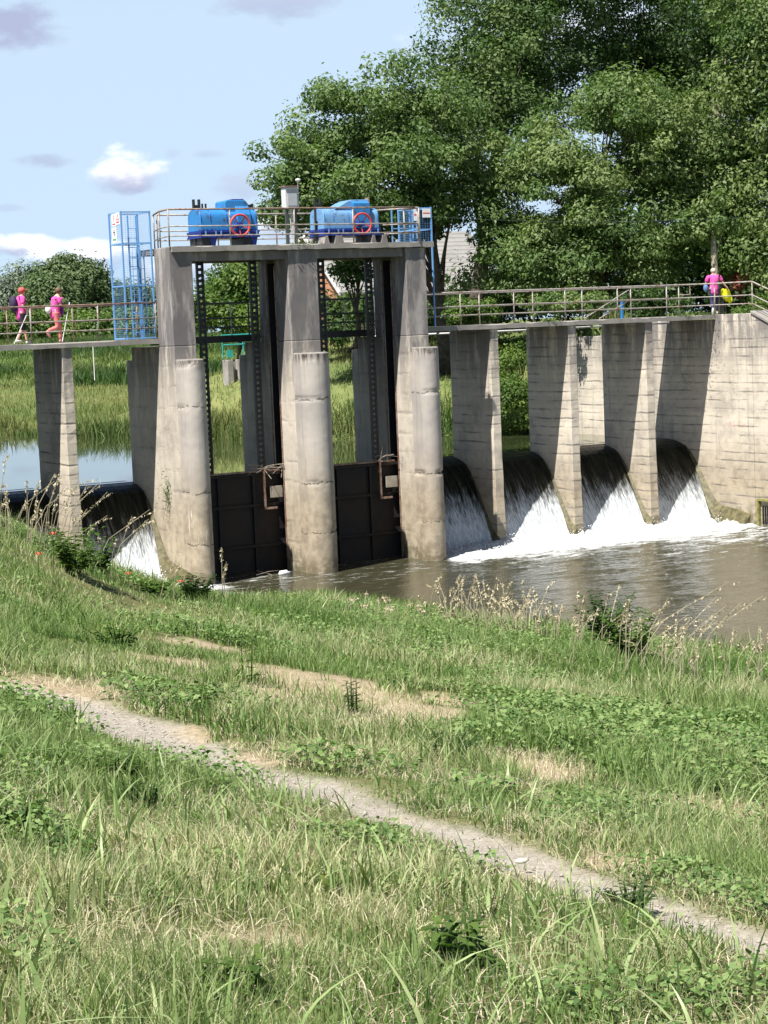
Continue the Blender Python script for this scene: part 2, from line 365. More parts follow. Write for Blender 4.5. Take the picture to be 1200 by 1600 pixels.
def ground_mat():
    s = NT('river bank soil and turf'); p = s.attr('path'); b = s.attr('bare'); fr = s.attr('far')
    n1 = s.noise(2.2, 6, .65); n2 = s.noise(22, 5, .65); n3 = s.noise(90, 3, .6)
    turf = s.mix(s.ramp(n1, .35, .68), (.085, .105, .035), (.17, .165, .07)); turf = s.mix(s.ramp(n2, .45, .7, 0, .6), turf, (.23, .20, .11))
    path = s.mix(s.ramp(n2, .3, .7), (.30, .265, .22), (.43, .395, .34)); path = s.mix(s.ramp(n3, .55, .75, 0, .5), path, (.16, .14, .11))
    bare = s.mix(s.ramp(n2, .3, .72), (.30, .235, .15), (.47, .39, .27)); bare = s.mix(s.ramp(n3, .5, .75, 0, .5), bare, (.2, .16, .1))
    c = s.mix(s.math('MULTIPLY', b, 1.), turf, bare); c = s.mix(p, c, path)
    fn = s.noise(.09, 6, .7); mead = s.mix(s.ramp(fn, .35, .65), (.10, .15, .045), (.20, .215, .08)); mead = s.mix(s.ramp(s.noise(1.3, 5, .7), .4, .7, 0, .5), mead, (.07, .11, .035))
    c = s.mix(fr, c, mead)
    mud = s.ramp(s.xyz()[2], .15, -.05); c = s.mix(s.math('MULTIPLY', mud, s.math('SUBTRACT', 1., fr)), c, (.13, .105, .07))
    s.set(c, .95, spec=.15); s.bump(s.math('ADD', n2, s.math('MULTIPLY', n3, .5)), .7, .03); return s.m
farm = ((gy > 3.9) | (gx > 21)).astype(float)
g = raw_mesh('ground', np.stack([gx, gy, gz], 1), gq, ground_mat(), {'path': pm, 'bare': bm, 'far': farm}, True); tag(g, kind='structure')
g['label'] = 'grassy river bank with worn footpath and far meadow'

TOE = lambda x: np.where(x < 0, 1.1, 1.1)
def down_water():
    s = NT('muddy river water'); fo = s.attr('foam')
    f1 = s.noise(1, 5, .6, sc=(1.3, 3.8, 1), dist=.6); f2 = s.noise(1, 5, .65, sc=(7, 16, 1), dist=.4); f3 = s.noise(30, 3)
    th = s.math('ADD', s.math('MULTIPLY', f1, .6), s.math('MULTIPLY', f2, .4))
    fm = s.ramp(s.math('ADD', th, s.math('MULTIPLY_ADD', fo, .75, -.62)), .0, .16)
    c = s.mix(s.ramp(f1, .3, .7), (.042, .041, .023), (.060, .057, .033)); c = s.mix(fm, c, s.mix(s.ramp(f3, .3, .7), (.34, .36, .36), (.60, .61, .61)))
    s.set(c, s.math('MULTIPLY_ADD', fm, .6, .05)); s.b.inputs['IOR'].default_value = 1.33
    w1 = s.noise(1, 4, .55, sc=(2.2, 5.0, 1), dist=.3); w2 = s.noise(1, 3, .5, sc=(9, 20, 1)); rough = s.math('MULTIPLY_ADD', fo, 1.6, .75)
    h = s.math('MULTIPLY', s.math('ADD', w1, s.math('MULTIPLY', w2, .35)), rough); h = s.math('ADD', h, s.math('MULTIPLY', fm, .3)); s.bump(h, .48, .06); return s.m
xs = np.concatenate([np.arange(-8, 25, .09)]); ys = np.concatenate([-np.geomspace(95, 14.5, 26), np.arange(-14, 1.6, .075)])
X, Y = np.meshgrid(xs, ys); nx = len(xs); x, y = X.ravel(), Y.ravel()
i = np.arange(len(ys)-1)[:, None]*nx + np.arange(nx-1)[None]; Q = np.stack([i, i+1, i+1+nx, i+nx], -1).reshape(-1, 4)
act = np.maximum(sst(8.0, 9.4, x)*(1-.25*sst(20, 24, x)), 1-sst(-.2, 1.3, x))            # in front of the running bays
dist = 1.1-y
foam = act*(1.05*np.exp(-np.maximum(dist-.8, 0)/.68) + .42*np.exp(-dist/6.5)*(fbm(x*.35, y*.8, s=41)*1.6)) + .16*np.exp(-((y+1.2)/3)**2)*(x < 9)*fbm(x*.8, y*1.6, s=48)*1.6
foam = np.clip(foam, 0, 1.3)
zz = .24*act*np.exp(-np.maximum(dist-.3, 0)/1.3)*(fbm(x*2.6, y*2.8, s=42)*1.9-.45) + .11*(fbm(x*1.0, y*2.4, s=43)-.5)*(act*np.exp(-dist/9)+.16) + .03*(fbm(x*3.1, y*6.5, s=45)-.5)*(act*np.exp(-dist/9)+.25) + .03*(fbm(x*5, y*7, s=44)-.5)*np.clip(foam, 0, 1)
w = raw_mesh('water', np.stack([x, y, zz], 1), Q, down_water(), {'foam': foam}, True); tag(w, 'brown river water below the weir with white foam', kind='structure')
def up_water():
    s = NT('calm green river water'); c = s.mix(s.ramp(s.noise(.3, 4), .35, .65), (.035, .048, .018), (.05, .062, .026))
    s.set(c, .02); s.b.inputs['IOR'].default_value = 1.4
    s.bump(s.noise(1, 3, .5, sc=(1.2, 2.5, 1)), .03, .01); return s.m
m = MB(); m.add([(-90, 3.95, UPZ), (.0, 3.95, UPZ), (21.3, 3.95, UPZ), (21.3, 60, UPZ), (0, 140, UPZ), (-90, 140, UPZ)], [(0, 1, 2, 3, 4, 5)])
tag(m.build('upstream_water', up_water()), 'calm green water held above the weir', kind='structure')
m = MB()
for a, b in ((.72, 3.83), (4.81, 7.88)): m.box(a+.003, b-.003, 1.45, 3.95, UPZ-.9, UPZ-.001)
tag(m.build('gate_bay_water', up_water()), 'still water in the gate bays behind the closed gates', kind='structure')

# ------------------------------------------------------------------ weir: piers, walls, decks
XT = [(0., .716), (3.83, .98), (7.89, .716)]; XP = [-3.02, 11.58, 14.66, 17.82]; WP = .31; XA = 20.79
def nose_mesh(x0, wd, ztop, seed):
    """rounded cutwater with spalled joints, as one grid"""
    r = wd/2-.02; cx = x0+wd/2; c0 = .42 if wd > .9 else .50; na, nzz = 26, 110; th = np.linspace(0, math.pi, na-4); prof = [(-r, .0)] + [(-r*math.cos(t), -c0-r*math.sin(t)) for t in th] + [(r, .0)]
    prof = np.array(prof); na = len(prof); zs = np.linspace(-1.5, ztop, nzz); A, Z = np.meshgrid(np.arange(na), zs)
    px = prof[A, 0]; py = prof[A, 1]
    nz = fbm(px*9+seed, py*9, Z*9, s=seed, o=4)-.5
    d = .007*nz*2 + .004*(fbm(px*30, py*30, Z*30, s=seed+3, o=2)-.5)
    for zc, amp in ((ztop-1.35, .05), (2.75, .06), (1.25, .02)):
        ww = zc + .10*(fbm(px*3, py*3+seed, s=seed+5)-.5); d = d - amp*np.exp(-((Z-ww)/.035)**2)*sst(.42, .6, fbm(px*4+zc*7, py*4, s=seed+9))
    d = d - .09*sst(ztop-.28, ztop, Z)*sst(.5, .7, fbm(px*5, py*5, Z*5, s=seed+11))
    k = np.hypot(px, np.minimum(py+c0, 0))+1e-6; px2 = px*(1+d/k); py2 = np.where(py > -c0, py, -c0+(py+c0)*(1+d/k)); V = np.stack([cx+px2.ravel(), py2.ravel(), Z.ravel()], 1)
    i = np.arange(nzz-1)[:, None]*na + np.arange(na-1)[None]; Q = np.stack([i, i+1, i+1+na, i+na], -1).reshape(-1, 4)
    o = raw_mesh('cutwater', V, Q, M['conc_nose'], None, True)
    # cap
    top = [tuple(V[(nzz-1)*na+k]) for k in range(na)]; c = MB(); c.add([(p[0], p[1], p[2]+.0) for p in top] + [(p[0]*.9+cx*.1, p[1]*.95, p[2]+.035) for p in top],
        [(k, k+1, na+k+1, na+k) for k in range(na-1)] + [tuple(range(na, 2*na))]); oc = c.build('cutwater_cap', M['conc_dark'])
    return o, oc
def nose_mat():
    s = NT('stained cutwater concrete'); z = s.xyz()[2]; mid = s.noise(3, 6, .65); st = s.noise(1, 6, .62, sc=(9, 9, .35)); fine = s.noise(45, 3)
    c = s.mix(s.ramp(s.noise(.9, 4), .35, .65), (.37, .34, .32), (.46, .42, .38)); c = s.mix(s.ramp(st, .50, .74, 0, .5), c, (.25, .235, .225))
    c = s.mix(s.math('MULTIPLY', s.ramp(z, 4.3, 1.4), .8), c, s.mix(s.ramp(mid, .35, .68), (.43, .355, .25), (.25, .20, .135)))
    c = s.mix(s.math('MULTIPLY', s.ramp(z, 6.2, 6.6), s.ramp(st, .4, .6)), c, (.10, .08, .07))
    wh = s.math('MULTIPLY', s.ramp(s.noise(1, 4, .5, sc=(13, 13, .9), loc=(1, 0, 0)), .60, .66), s.math('MULTIPLY', s.ramp(z, 1.0, 1.35), s.ramp(z, 2.35, 2.0)))
    wh = s.math('MULTIPLY', wh, s.ramp(s.xyz()[0], 2., 1.)); c = s.mix(wh, c, (.72, .69, .62))
    alg = s.math('MULTIPLY', s.ramp(z, .7, .1), s.ramp(mid, .25, .55)); c = s.mix(s.math('MULTIPLY', alg, .75), c, (.12, .10, .055))
    
    for zc, o_ in ((2.74, 0), (5.25, 5), (1.22, 9)):
        zz = s.math('ADD', s.math('SUBTRACT', z, zc), s.math('MULTIPLY_ADD', s.noise(1, 4, .6, sc=(4, 4, 1), loc=(o_, 0, 0)), .30, -.15))
        ck = s.math('MULTIPLY', s.math('SUBTRACT', 1., s.ramp(s.math('ABSOLUTE', zz), .006, .035)), s.ramp(s.noise(1, 3, .6, sc=(5, 5, 9), loc=(0, o_, 0)), .42, .56)); c = s.mix(s.math('MULTIPLY', ck, .85), c, (.05, .042, .035))
    c = s.mix(s.ramp(fine, .5, .8, 0, .3), c, (.2, .18, .16))
    s.set(c, .9, spec=.2); s.bump(s.math('ADD', mid, s.math('MULTIPLY', fine, .4)), .5, .02); return s.m
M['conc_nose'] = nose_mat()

names = ['left tower pier with white drip stains on its rounded nose', 'middle tower pier, the widest, between the two closed gates', 'right tower pier standing beside the running spillway bays']
for k, (x0, wd) in enumerate(XT):
    t = thing('tower_pier', 'tall concrete '+names[k], 'concrete pier', (x0+wd/2, 1, 0), group='tall piers carrying the hoist deck'); T = Matrix.Translation((-x0-wd/2, -1, 0))
    sl = (k > 0, k < 2)                    # gate slots: left face, right face
    def plan(y1, x0=x0, x1=x0+wd, sl=sl):
        p = [(x0, 0), (x1, 0)]
        if sl[1]: p += [(x1, .98), (x1-.30, .98), (x1-.30, 1.55), (x1, 1.55)]
        p += [(x1, y1), (x0, y1)]
        if sl[0]: p += [(x0, 1.55), (x0+.30, 1.55), (x0+.30, .98), (x0, .98)]
        return p
    m = MB(); m.prism(plan(3.4), -1.5, 7.02); a = m.build('lower_shaft', M['conc_tower'], t, bevel=.02)
    m = MB(); m.prism([(x0, 3.403), (x0+wd, 3.403), (x0+wd, 3.86), (x0+wd-.12, 3.97), (x0+.12, 3.97), (x0, 3.86)], -1.5, 6.62); b = m.build('tail', M['conc_tower'], t, bevel=.02)
    if k == 0:
        pl = [(x0, 0), (x0+wd, 0), (x0+wd, .98), (x0+wd-.17, .98), (x0+wd-.17, 1.16), (x0, 1.16)]
    else: pl = plan(2.17)
    m = MB(); m.prism(pl, 7.023, 9.742 if k else 9.9); c = m.build('upper_shaft', M['conc_smooth'], t, bevel=.02)
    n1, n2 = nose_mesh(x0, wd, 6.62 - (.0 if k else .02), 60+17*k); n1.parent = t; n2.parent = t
    for o in (a, b, c, n1, n2): o.data.transform(T)
    for q_, xs_ in ((sl[0], (x0+.285, x0+.297)), (sl[1], (x0+wd-.297, x0+wd-.285))):
        if not q_: continue
        m = MB(); xo = (x0+.03, x0+.284) if xs_[0] < x0+wd/2-.02 or not sl[1] else (x0+wd-.284, x0+wd-.03)
        m.box(xs_[0], xs_[1], .985, 1.545, -1, 9.4 if k else 7.0).box(*xo, .985, .99, -1, 9.4 if k else 7.0).box(*xo, 1.54, 1.545, -1, 9.4 if k else 7.0); q = m.build('slot_shade_sheet', M['steel'], t); q.data.transform(T)  # black sheets added inside the slots to stand in for their shade
    if k < 2:                              # steel edge rails of the gate slot
        m = MB(); xr = x0+wd
        m.box(xr+.002, xr+.03, .93, .975, -1, 9.3).box(xr+.002, xr+.03, 1.555, 1.60, -1, 9.3); q = m.build('slot_rail', M['steel'], t); q.data.transform(T)
    if k > 0:
        m = MB(); m.box(x0-.03, x0-.002, .93, .975, -1, 9.3).box(x0-.03, x0-.002, 1.555, 1.60, -1, 9.3); q = m.build('slot_rail', M['rail_rust'], t); q.data.transform(T)

pl = ['narrow spillway pier at the left end, standing just above the tall grass', 'narrow spillway pier nearest the towers, its foot in dark shade', 'narrow spillway pier in the middle of the right hand bays', 'narrow spillway pier nearest the abutment wall']
for k, x0 in enumerate(XP):
    m = MB(); nz = 40; zs = np.linspace(-1.2, 7.10, nz); r = []
    # ragged front arris, slight batter near the foot
    base = [(x0, 3.75), (x0, 1.15), (x0+WP, 1.15), (x0+WP, 3.75)]; V = []
    for j, z in enumerate(zs):
        ft = .10*max(0, 1-(z+.2)/3.0) if z < 2.8 else 0
        for n_, (a, b) in enumerate(base):
            jx = .006*(vnoise(z*3, n_+k*7, s=5)-.5)*2; jy = (.012*(vnoise(z*4, n_*3+k, s=6)-.5)*2 if b < 2 else 0)
            notch = .05*math.exp(-((z-2.32)/.045)**2) if b < 2 and a > x0+.1 else 0
            V.append((a+jx - (ft*.6 if (b < 2 and a < x0+.1) else 0), b+jy-(ft if b < 2 else 0)+notch, z))
    F = [(j*4+i, j*4+(i+1) % 4, (j+1)*4+(i+1) % 4, (j+1)*4+i) for j in range(nz-1) for i in range(4)] + [(3, 2, 1, 0), tuple((nz-1)*4+i for i in range(4))]
    m.add([(v[0]-x0, v[1]-2.4, v[2]) for v in V], F); o = m.build('spillway_pier', M['conc'], bevel=.015); o.location = (x0, 2.4, 0)
    tag(o, pl[k], 'concrete pier', 'narrow piers under the footbridge')

# abutment and wing walls
t = thing('abutment_wall', 'large sunlit concrete abutment wall at the right end of the weir', 'retaining wall', (XA+.4, 0, 0)); T = Matrix.Translation((-XA-.4, 0, 0))
m = MB(); m.prism([(-.81, -1.6), (11.2, -1.6), (11.2, 6.62), (6.6, 6.62), (6.6, 7.09), (1.06, 7.09), (1.06, 7.26), (-.81, 7.26)], XA, XA+.75, 'x'); o = m.build('wall_body', M['conc'], t, bevel=.02); o.data.transform(T)
m = MB(); m.prism([(-9, -1.6), (-.815, -1.6), (-.815, 7.25), (-9, 3.95)], XA+.012, XA+.74, 'x'); o = m.build('sloping_wing', M['conc'], t, bevel=.02); o.data.transform(T)
m = MB(); m.prism([(-9, 3.953), (-.6, 7.34), (-.6, 7.46), (-9, 4.07)], XA-.05, XA+.8, 'x'); 
m = MB(); m.add([(XA-.04, -.83, 7.262), (XA+.80, -.83, 7.262), (XA+.80, -9.05, 3.955), (XA-.04, -9.05, 3.955), (XA-.04, -.83, 7.35), (XA+.80, -.83, 7.35), (XA+.80, -9.05, 4.04), (XA-.04, -9.05, 4.04)],
    [(3, 2, 1, 0), (4, 5, 6, 7), (0, 1, 5, 4), (1, 2, 6, 5), (2, 3, 7, 6), (3, 0, 4, 7)]); o = m.build('coping', M['slab'], t, bevel=.01); o.data.transform(T)
OG = [(4.4, 2.35), (3.9, 2.6), (3.3, 2.6), (2.95, 2.48), (2.5, 2.0), (1.9, 1.08), (1.45, .3), (1.15, -.12), (.7, -.5), (.7, -1.6), (4.4, -1.6)]
def fillet(xw, sgn, k=1.):                       # mossy haunch where spillway meets a wall
    pts = [(3.05, 2.62), (2.62, 2.25), (2.2, 1.66), (1.8, 1.02), (1.4, .42), (1.0, .1), (.3, .05), (-.5, .05)]; wd = [.02, .04, .07, .11, .16, .2, .2, .14]; m = MB(); V = []; F = []
    for (a, b), w_ in zip(pts, wd): w_ *= 1.6*k; V += [(xw, a-.05, b+w_*1.5), (xw+sgn*w_, a-.02, b+.02), (xw+sgn*w_, a, b-.6), (xw, a, b-.6)]
    n_ = len(pts) - (2 if k < .85 else 0); V = V[:4*n_]
    for i in range(n_-1):
        for j in range(4): F.append((i*4+j, i*4+(j+1) % 4, i*4+4+(j+1) % 4, i*4+4+j))
    F += [(0, 1, 2, 3), (n_*4-1, n_*4-2, n_*4-3, n_*4-4)]; return m.add(V, F)
o = fillet(XA-.002, -1).build('mossy_haunch', M['moss'], t); o.data.transform(T)
for o_, xw, k in ((bpy.data.objects['tower_pier'], 0, .9), (bpy.data.objects['spillway_pier.001'], 11.56, .35), (bpy.data.objects['spillway_pier.002'], 14.64, .5), (bpy.data.objects['spillway_pier.003'], 17.80, .5)):
    q = fillet(xw-.012, -1, k).build('mossy_haunch', M['moss'], o_); q.data.transform(Matrix.Translation(-o_.location))
m = MB()                                    # faint old paint marks on the wall
for (y, z, w_, h, a) in ((.62, 3.42, .05, .22, .2), (.50, 3.45, .04, .20, -.3), (.36, 3.40, .10, .05, 0), (.36, 3.52, .04, .18, 0), (.1, 3.42, .12, .04, 0), (.1, 3.5, .035, .2, .1), (-.1, 3.42, .035, .18, .3), (-.22, 3.42, .035, .18, -.3)):
    c, s_ = math.cos(a), math.sin(a); q = [(-w_/2, -h/2), (w_/2, -h/2), (w_/2, h/2), (-w_/2, h/2)]
    m.add([(XA-.004, y-.15+u*c-v*s_, z+u*s_+v*c) for u, v in q], [(0, 1, 2, 3)])
o = m.build('faded_paint_marks', m_plain('faded pink paint', (.55, .36, .30), .9, .2, 20), t); o.data.transform(T)
m = MB()                                    # small barred outlet at the foot of the wing
for y in (-1.05, -1.9): m.box(XA-.10, XA+.005, y-.05, y+.05, .02, .95)
m.box(XA-.10, XA+.005, -1.85, -1.1, .88, .95)
o = m.build('outlet_frame', m_plain('mossy outlet frame', (.20, .19, .06), .9, .4), t); o.data.transform(T)
m = MB()
for k in range(5): m.box(XA-.05, XA+.004, -1.25-.12*k-.015, -1.25-.12*k+.015, .1, .7)
o = m.build('outlet_bars', M['steel'], t); o.data.transform(T)

t = thing('left_abutment_wall', 'concrete abutment wall at the grassy left end of the weir', 'retaining wall', (-6.8, 1, 0)); t.name = 'abutment_wall'
MB().box(-.4, .35, .1, 3.4, -1.6, 7.05).build('wall_body', M['conc'], t, bevel=.02)

# spillway beds and falling water
bays = [(-6.45, XP[0], 'far left'), (XP[0]+WP, 0, 'left'), (8.606, XP[1], 'a'), (XP[1]+WP, XP[2], 'b'), (XP[2]+WP, XP[3], 'c'), (XP[3]+WP, XA, 'd')]
bl = ['spillway bed left of the end pier, mostly hidden by grass', 'spillway bed between the end pier and left tower pier', 'spillway bed in the shaded bay right of the towers', 'spillway bed in the second running bay right of the towers', 'spillway bed in the third running bay right of the towers', 'spillway bed in the bay beside the abutment wall']
WS = [(4.6, 2.852), (4.0, 2.848), (3.55, 2.80), (3.2, 2.71), (2.95, 2.60), (2.7, 2.38), (2.45, 2.07), (2.15, 1.62), (1.85, 1.14), (1.55, .62), (1.3, .22), (1.05, -.02), (.8, -.12)]
wl = np.array(WS); seg = np.r_[0, np.cumsum(np.hypot(*np.diff(wl, axis=0).T))]
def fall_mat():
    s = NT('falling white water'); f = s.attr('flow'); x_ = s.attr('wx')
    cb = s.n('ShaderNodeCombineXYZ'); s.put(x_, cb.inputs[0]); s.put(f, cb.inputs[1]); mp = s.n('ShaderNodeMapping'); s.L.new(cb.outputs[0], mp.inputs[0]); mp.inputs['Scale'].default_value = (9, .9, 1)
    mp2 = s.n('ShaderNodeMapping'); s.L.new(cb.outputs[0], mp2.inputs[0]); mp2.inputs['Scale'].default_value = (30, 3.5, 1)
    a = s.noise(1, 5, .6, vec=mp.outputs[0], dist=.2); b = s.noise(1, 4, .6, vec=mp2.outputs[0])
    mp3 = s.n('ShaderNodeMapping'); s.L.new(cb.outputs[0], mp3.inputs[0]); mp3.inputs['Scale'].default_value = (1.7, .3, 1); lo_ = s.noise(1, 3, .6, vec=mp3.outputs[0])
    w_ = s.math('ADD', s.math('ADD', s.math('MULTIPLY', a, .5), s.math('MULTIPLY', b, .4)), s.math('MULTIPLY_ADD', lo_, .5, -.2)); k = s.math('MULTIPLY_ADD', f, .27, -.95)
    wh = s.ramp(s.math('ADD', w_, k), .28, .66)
    c = s.mix(wh, s.mix(s.ramp(a, .4, .65), (.006, .007, .004), (.035, .034, .019)), s.mix(s.ramp(b, .35, .65), (.36, .40, .44), (.68, .70, .71)))  # crest blackened to paint in shade and dark reflection; foam whitens it below
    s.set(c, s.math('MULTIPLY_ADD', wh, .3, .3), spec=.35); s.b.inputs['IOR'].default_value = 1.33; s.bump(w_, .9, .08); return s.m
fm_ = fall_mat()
for k, (a, b, _) in enumerate(bays):
    o = MB().prism(OG, a+.002, b-.002, 'x').build('spillway_bed', M['bed']); tag(o, bl[k], 'spillway', 'concrete spillway beds under the falling water')
    n_ = max(8, int((b-a)/.035)); ss = np.linspace(0, seg[-1], 90); yy = np.interp(ss, seg, wl[:, 0]); z0 = np.interp(ss, seg, wl[:, 1]); xx = np.linspace(a+.003, b-.003, n_)
    S_, X_ = np.meshgrid(np.arange(90), xx, indexing='ij'); fl = ss[S_]; am = sst(.5, 3.0, fl)
    dn = am*(.07*(fbm(X_*7, fl*.9, s=50+k)-.5) + .05*(fbm(X_*20, fl*3.5, s=60+k)-.5))
    V = np.stack([X_.ravel(), (yy[S_]-dn*.8).ravel(), (z0[S_]+dn*.6).ravel()], 1); i = np.arange(89)[:, None]*n_+np.arange(n_-1)[None]; Q = np.stack([i, i+1, i+1+n_, i+n_], -1).reshape(-1, 4)
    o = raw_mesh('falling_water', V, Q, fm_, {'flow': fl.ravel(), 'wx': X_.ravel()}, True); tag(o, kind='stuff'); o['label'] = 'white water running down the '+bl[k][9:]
# spray beads at the toe
def spray():
    n_ = 5200; xs_ = np.concatenate([rng.uniform(8.7, 20.7, int(n_*.8)), rng.uniform(-2.6, -.1, n_-int(n_*.8))]); d_ = rng.exponential(.35, n_); ys_ = 1.2-d_*1.2+.1; zs_ = .06+rng.exponential(.09, n_)*np.exp(-d_*1.2)
    sz = rng.uniform(.010, .026, n_); o = np.array([[1, 0, 0], [0, 1, 0], [-1, 0, 0], [0, -1, 0], [0, 0, 1], [0, 0, -1]]); V = (np.stack([xs_, ys_, zs_], 1)[:, None]+o[None]*sz[:, None, None]).reshape(-1, 3)
    f = np.array([[0, 1, 4], [1, 2, 4], [2, 3, 4], [3, 0, 4], [1, 0, 5], [2, 1, 5], [3, 2, 5], [0, 3, 5]]); F = (f[None]+6*np.arange(n_)[:, None, None]).reshape(-1, 3)
    tag(raw_mesh('spray', V, F, m_plain('spray drops', (.85, .87, .88), .3, .03), None, True), 'white spray thrown up where the falls meet the river', kind='stuff')
spray()

# footbridge decks
def rough_slab(name, x0, x1, y0, y1, z0, z1, mat, parent=None, chip=.03, step=.12, seed=0):
    xs_ = np.linspace(x0, x1, max(3, int((x1-x0)/step))); m = MB(); V = []; n_ = len(xs_)
    for j, x_ in enumerate(xs_):
        c = chip*sst(.5, .75, fbm(np.array([x_*1.9+seed]), np.array([0.]), s=seed))[0]; c2 = chip*.7*float(vnoise(np.array([x_*5.+seed]), np.array([3.]), s=seed)[0]-.3)
        V += [(x_, y0+c2*.6, z0+max(0, c2)), (x_, y0+c2*.4, z1-c), (x_, y0+c*1.3+.01, z1), (x_, y1, z1), (x_, y1, z0)]
    F = [(j*5+i, j*5+(i+1) % 5, j*5+5+(i+1) % 5, j*5+5+i) for j in range(n_-1) for i in range(5)] + [(4, 3, 2, 1, 0), tuple((n_-1)*5+i for i in range(5))]
    return m.add(V, F).build(name, mat, parent, bevel=0)
o = rough_slab('footbridge_deck', -8, -.003, 1.08, 3.64, 7.104, 7.26, M['slab'], seed=3); tag(o, 'concrete footbridge deck left of the towers, under the two walkers', 'bridge deck', 'concrete footbridge decks')
o = rough_slab('footbridge_deck', 8.61, 21.55, 1.08, 3.64, 7.104, 7.26, M['slab'], seed=9); tag(o, 'long concrete footbridge deck right of the towers over the running bays', 'bridge deck', 'concrete footbridge decks')
for k, (a, b) in enumerate(((.72, 3.83), (4.81, 7.89))):
    t = thing('tower_footbridge', ['dark steel footbridge span through the left tower opening', 'dark steel footbridge span through the right tower opening'][k], 'footbridge', ((a+b)/2, 2.9, 7.1), group='steel spans through the towers'); c = (b-a)/2
    MB().box(-c, c, -.68, .66, .02, .13).build('deck_plate', M['gate'], t); MB().box(-c, c, -.72, -.66, -.05, .16).box(-c, c, .66, .72, -.05, .16).build('edge_beam', M['steel'], t)
    for y in (-.66, .66):
        for z in (.42, .70, 1.16): MB().tube([(-c, y, z), (c, y, z)], .025, 6).build('rail', M['rail_dark'], t)
        for x_ in (-c+.9, c-.35): MB().tube([(x_, y, .13), (x_, y, 1.16)], .028, 6).build('post', M['rail_dark'], t)
tag(MB().tube([(8.7, 3.78, 7.02), (14, 3.78, 7.0), (XA-.01, 3.78, 7.02)], .035, 8).build('service_pipe', M['cabinet'], smooth=True), 'thin grey pipe running along the back edge of the right footbridge', 'pipe')
# hoist deck
t = thing('hoist_deck', 'weathered concrete hoist deck on top of the tower piers', 'concrete deck', (4.3, 1, 9.5)); T = Matrix.Translation((-4.3, -1, -9.5))
o = rough_slab('slab', .06, 8.86, -.10, 2.6, 9.745, 9.91, M['slab'], t, .035, .1, 5); o.data.transform(T)
for a, b in ((.72, 3.826), (4.814, 7.886)): o = MB().box(a, b, .14, .5, 9.48, 9.742).box(a, b, 1.9, 2.17, 9.48, 9.742).build('edge_beam', M['conc_dark'], t); o.data.transform(T)

# sluice gates with their racks
for k, (a, b) in enumerate(((.60, 3.95), (4.69, 8.01))):
    t = thing('sluice_gate', ['dark riveted sluice gate closed in the left tower bay', 'dark riveted sluice gate closed in the right tower bay'][k], 'sluice gate', ((a+b)/2, 1.25, 0), group='closed sluice gates'); c = (b-a)/2
    MB().box(-c, c, .02, .06, -1.4, 3.05).build('skin_plate', M['gate'], t)
    for z in (.75, 2.0, 2.95): MB().box(-c, c, -.07, .018, z, z+.08).build('rib', M['gate'], t, bevel=.005)
    for x_ in (-.55, .62): MB().box(x_-.04, x_+.04, -.06, .017, -1.4, 2.945).build('stiffener', M['gate'], t)
    MB().box(c-.78, c-.72, -.2, -.145, 1.9, 3.1).box(c-.72, c-.35, -.2, -.145, 1.9, 1.96).build('guide_bracket', M['rail_rust'], t)
    MB().box(c-.55, c-.15, -.19, -.145, 2.25, 2.6).build('guide_shoe', M['conc_dark'], t)
    for x_ in ((1.48 if k == 0 else 5.55)-(a+b)/2, (3.22 if k == 0 else 7.22)-(a+b)/2):
        m = MB(); m.box(x_-.115, x_-.06, -.05, .05, 3.0, 11.35 if x_ < 0 else 11.2).box(x_+.06, x_+.115, -.05, .05, 3.0, 11.35 if x_ < 0 else 11.2)
        z = 3.1
        while z < 11.1: m.box(x_-.062, x_+.062, -.035, .035, z, z+.095); z += .17
        m.build('lifting_rack', M['steel'], t)
    MB().box(-c+.14, c-.14, -.06, .10, 3.052, 3.10).build('top_rail', M['rail_rust'], t)

def sticks(name, label, at_, n_, sp, seed):
    rd = random.Random(seed); m = MB()
    for _ in range(n_):
        p = Vector(at_)+Vector((rd.gauss(0, sp), rd.gauss(0, .08), rd.gauss(0, .04))); d = Vector((rd.gauss(0, 1), rd.gauss(0, .6), rd.gauss(-.15, .45))).normalized()*rd.uniform(.2, .55)
        m.tube([p-d, p+Vector((0, 0, .03)), p+d*.8], [.014, .012, .005], 5)
    tag(m.build(name, M['wood']), label, 'driftwood', 'driftwood caught on the gates')
sticks('driftwood', 'tangle of pale sticks caught on the left gate beside the middle pier', (3.25, 1.1, 3.16), 15, .3, 3)
sticks('driftwood', 'few pale sticks lying on top of the right gate beside its pier', (7.55, 1.1, 3.17), 6, .2, 5)
m = MB(); m.tube([(5.05, 3.2, 2.8), (5.35, 3.3, 3.1), (5.7, 3.25, 3.2), (5.95, 3.3, 3.6), (6.1, 3.3, 4.1)], [.12, .13, .10, .12, .07], 7); m.tube([(5.7, 3.25, 3.2), (5.6, 3.3, 3.7)], [.06, .03], 6)
tag(m.build('tree_stump', M['bark'], smooth=True), 'dark waterlogged branch sticking up behind the right gate', 'driftwood')

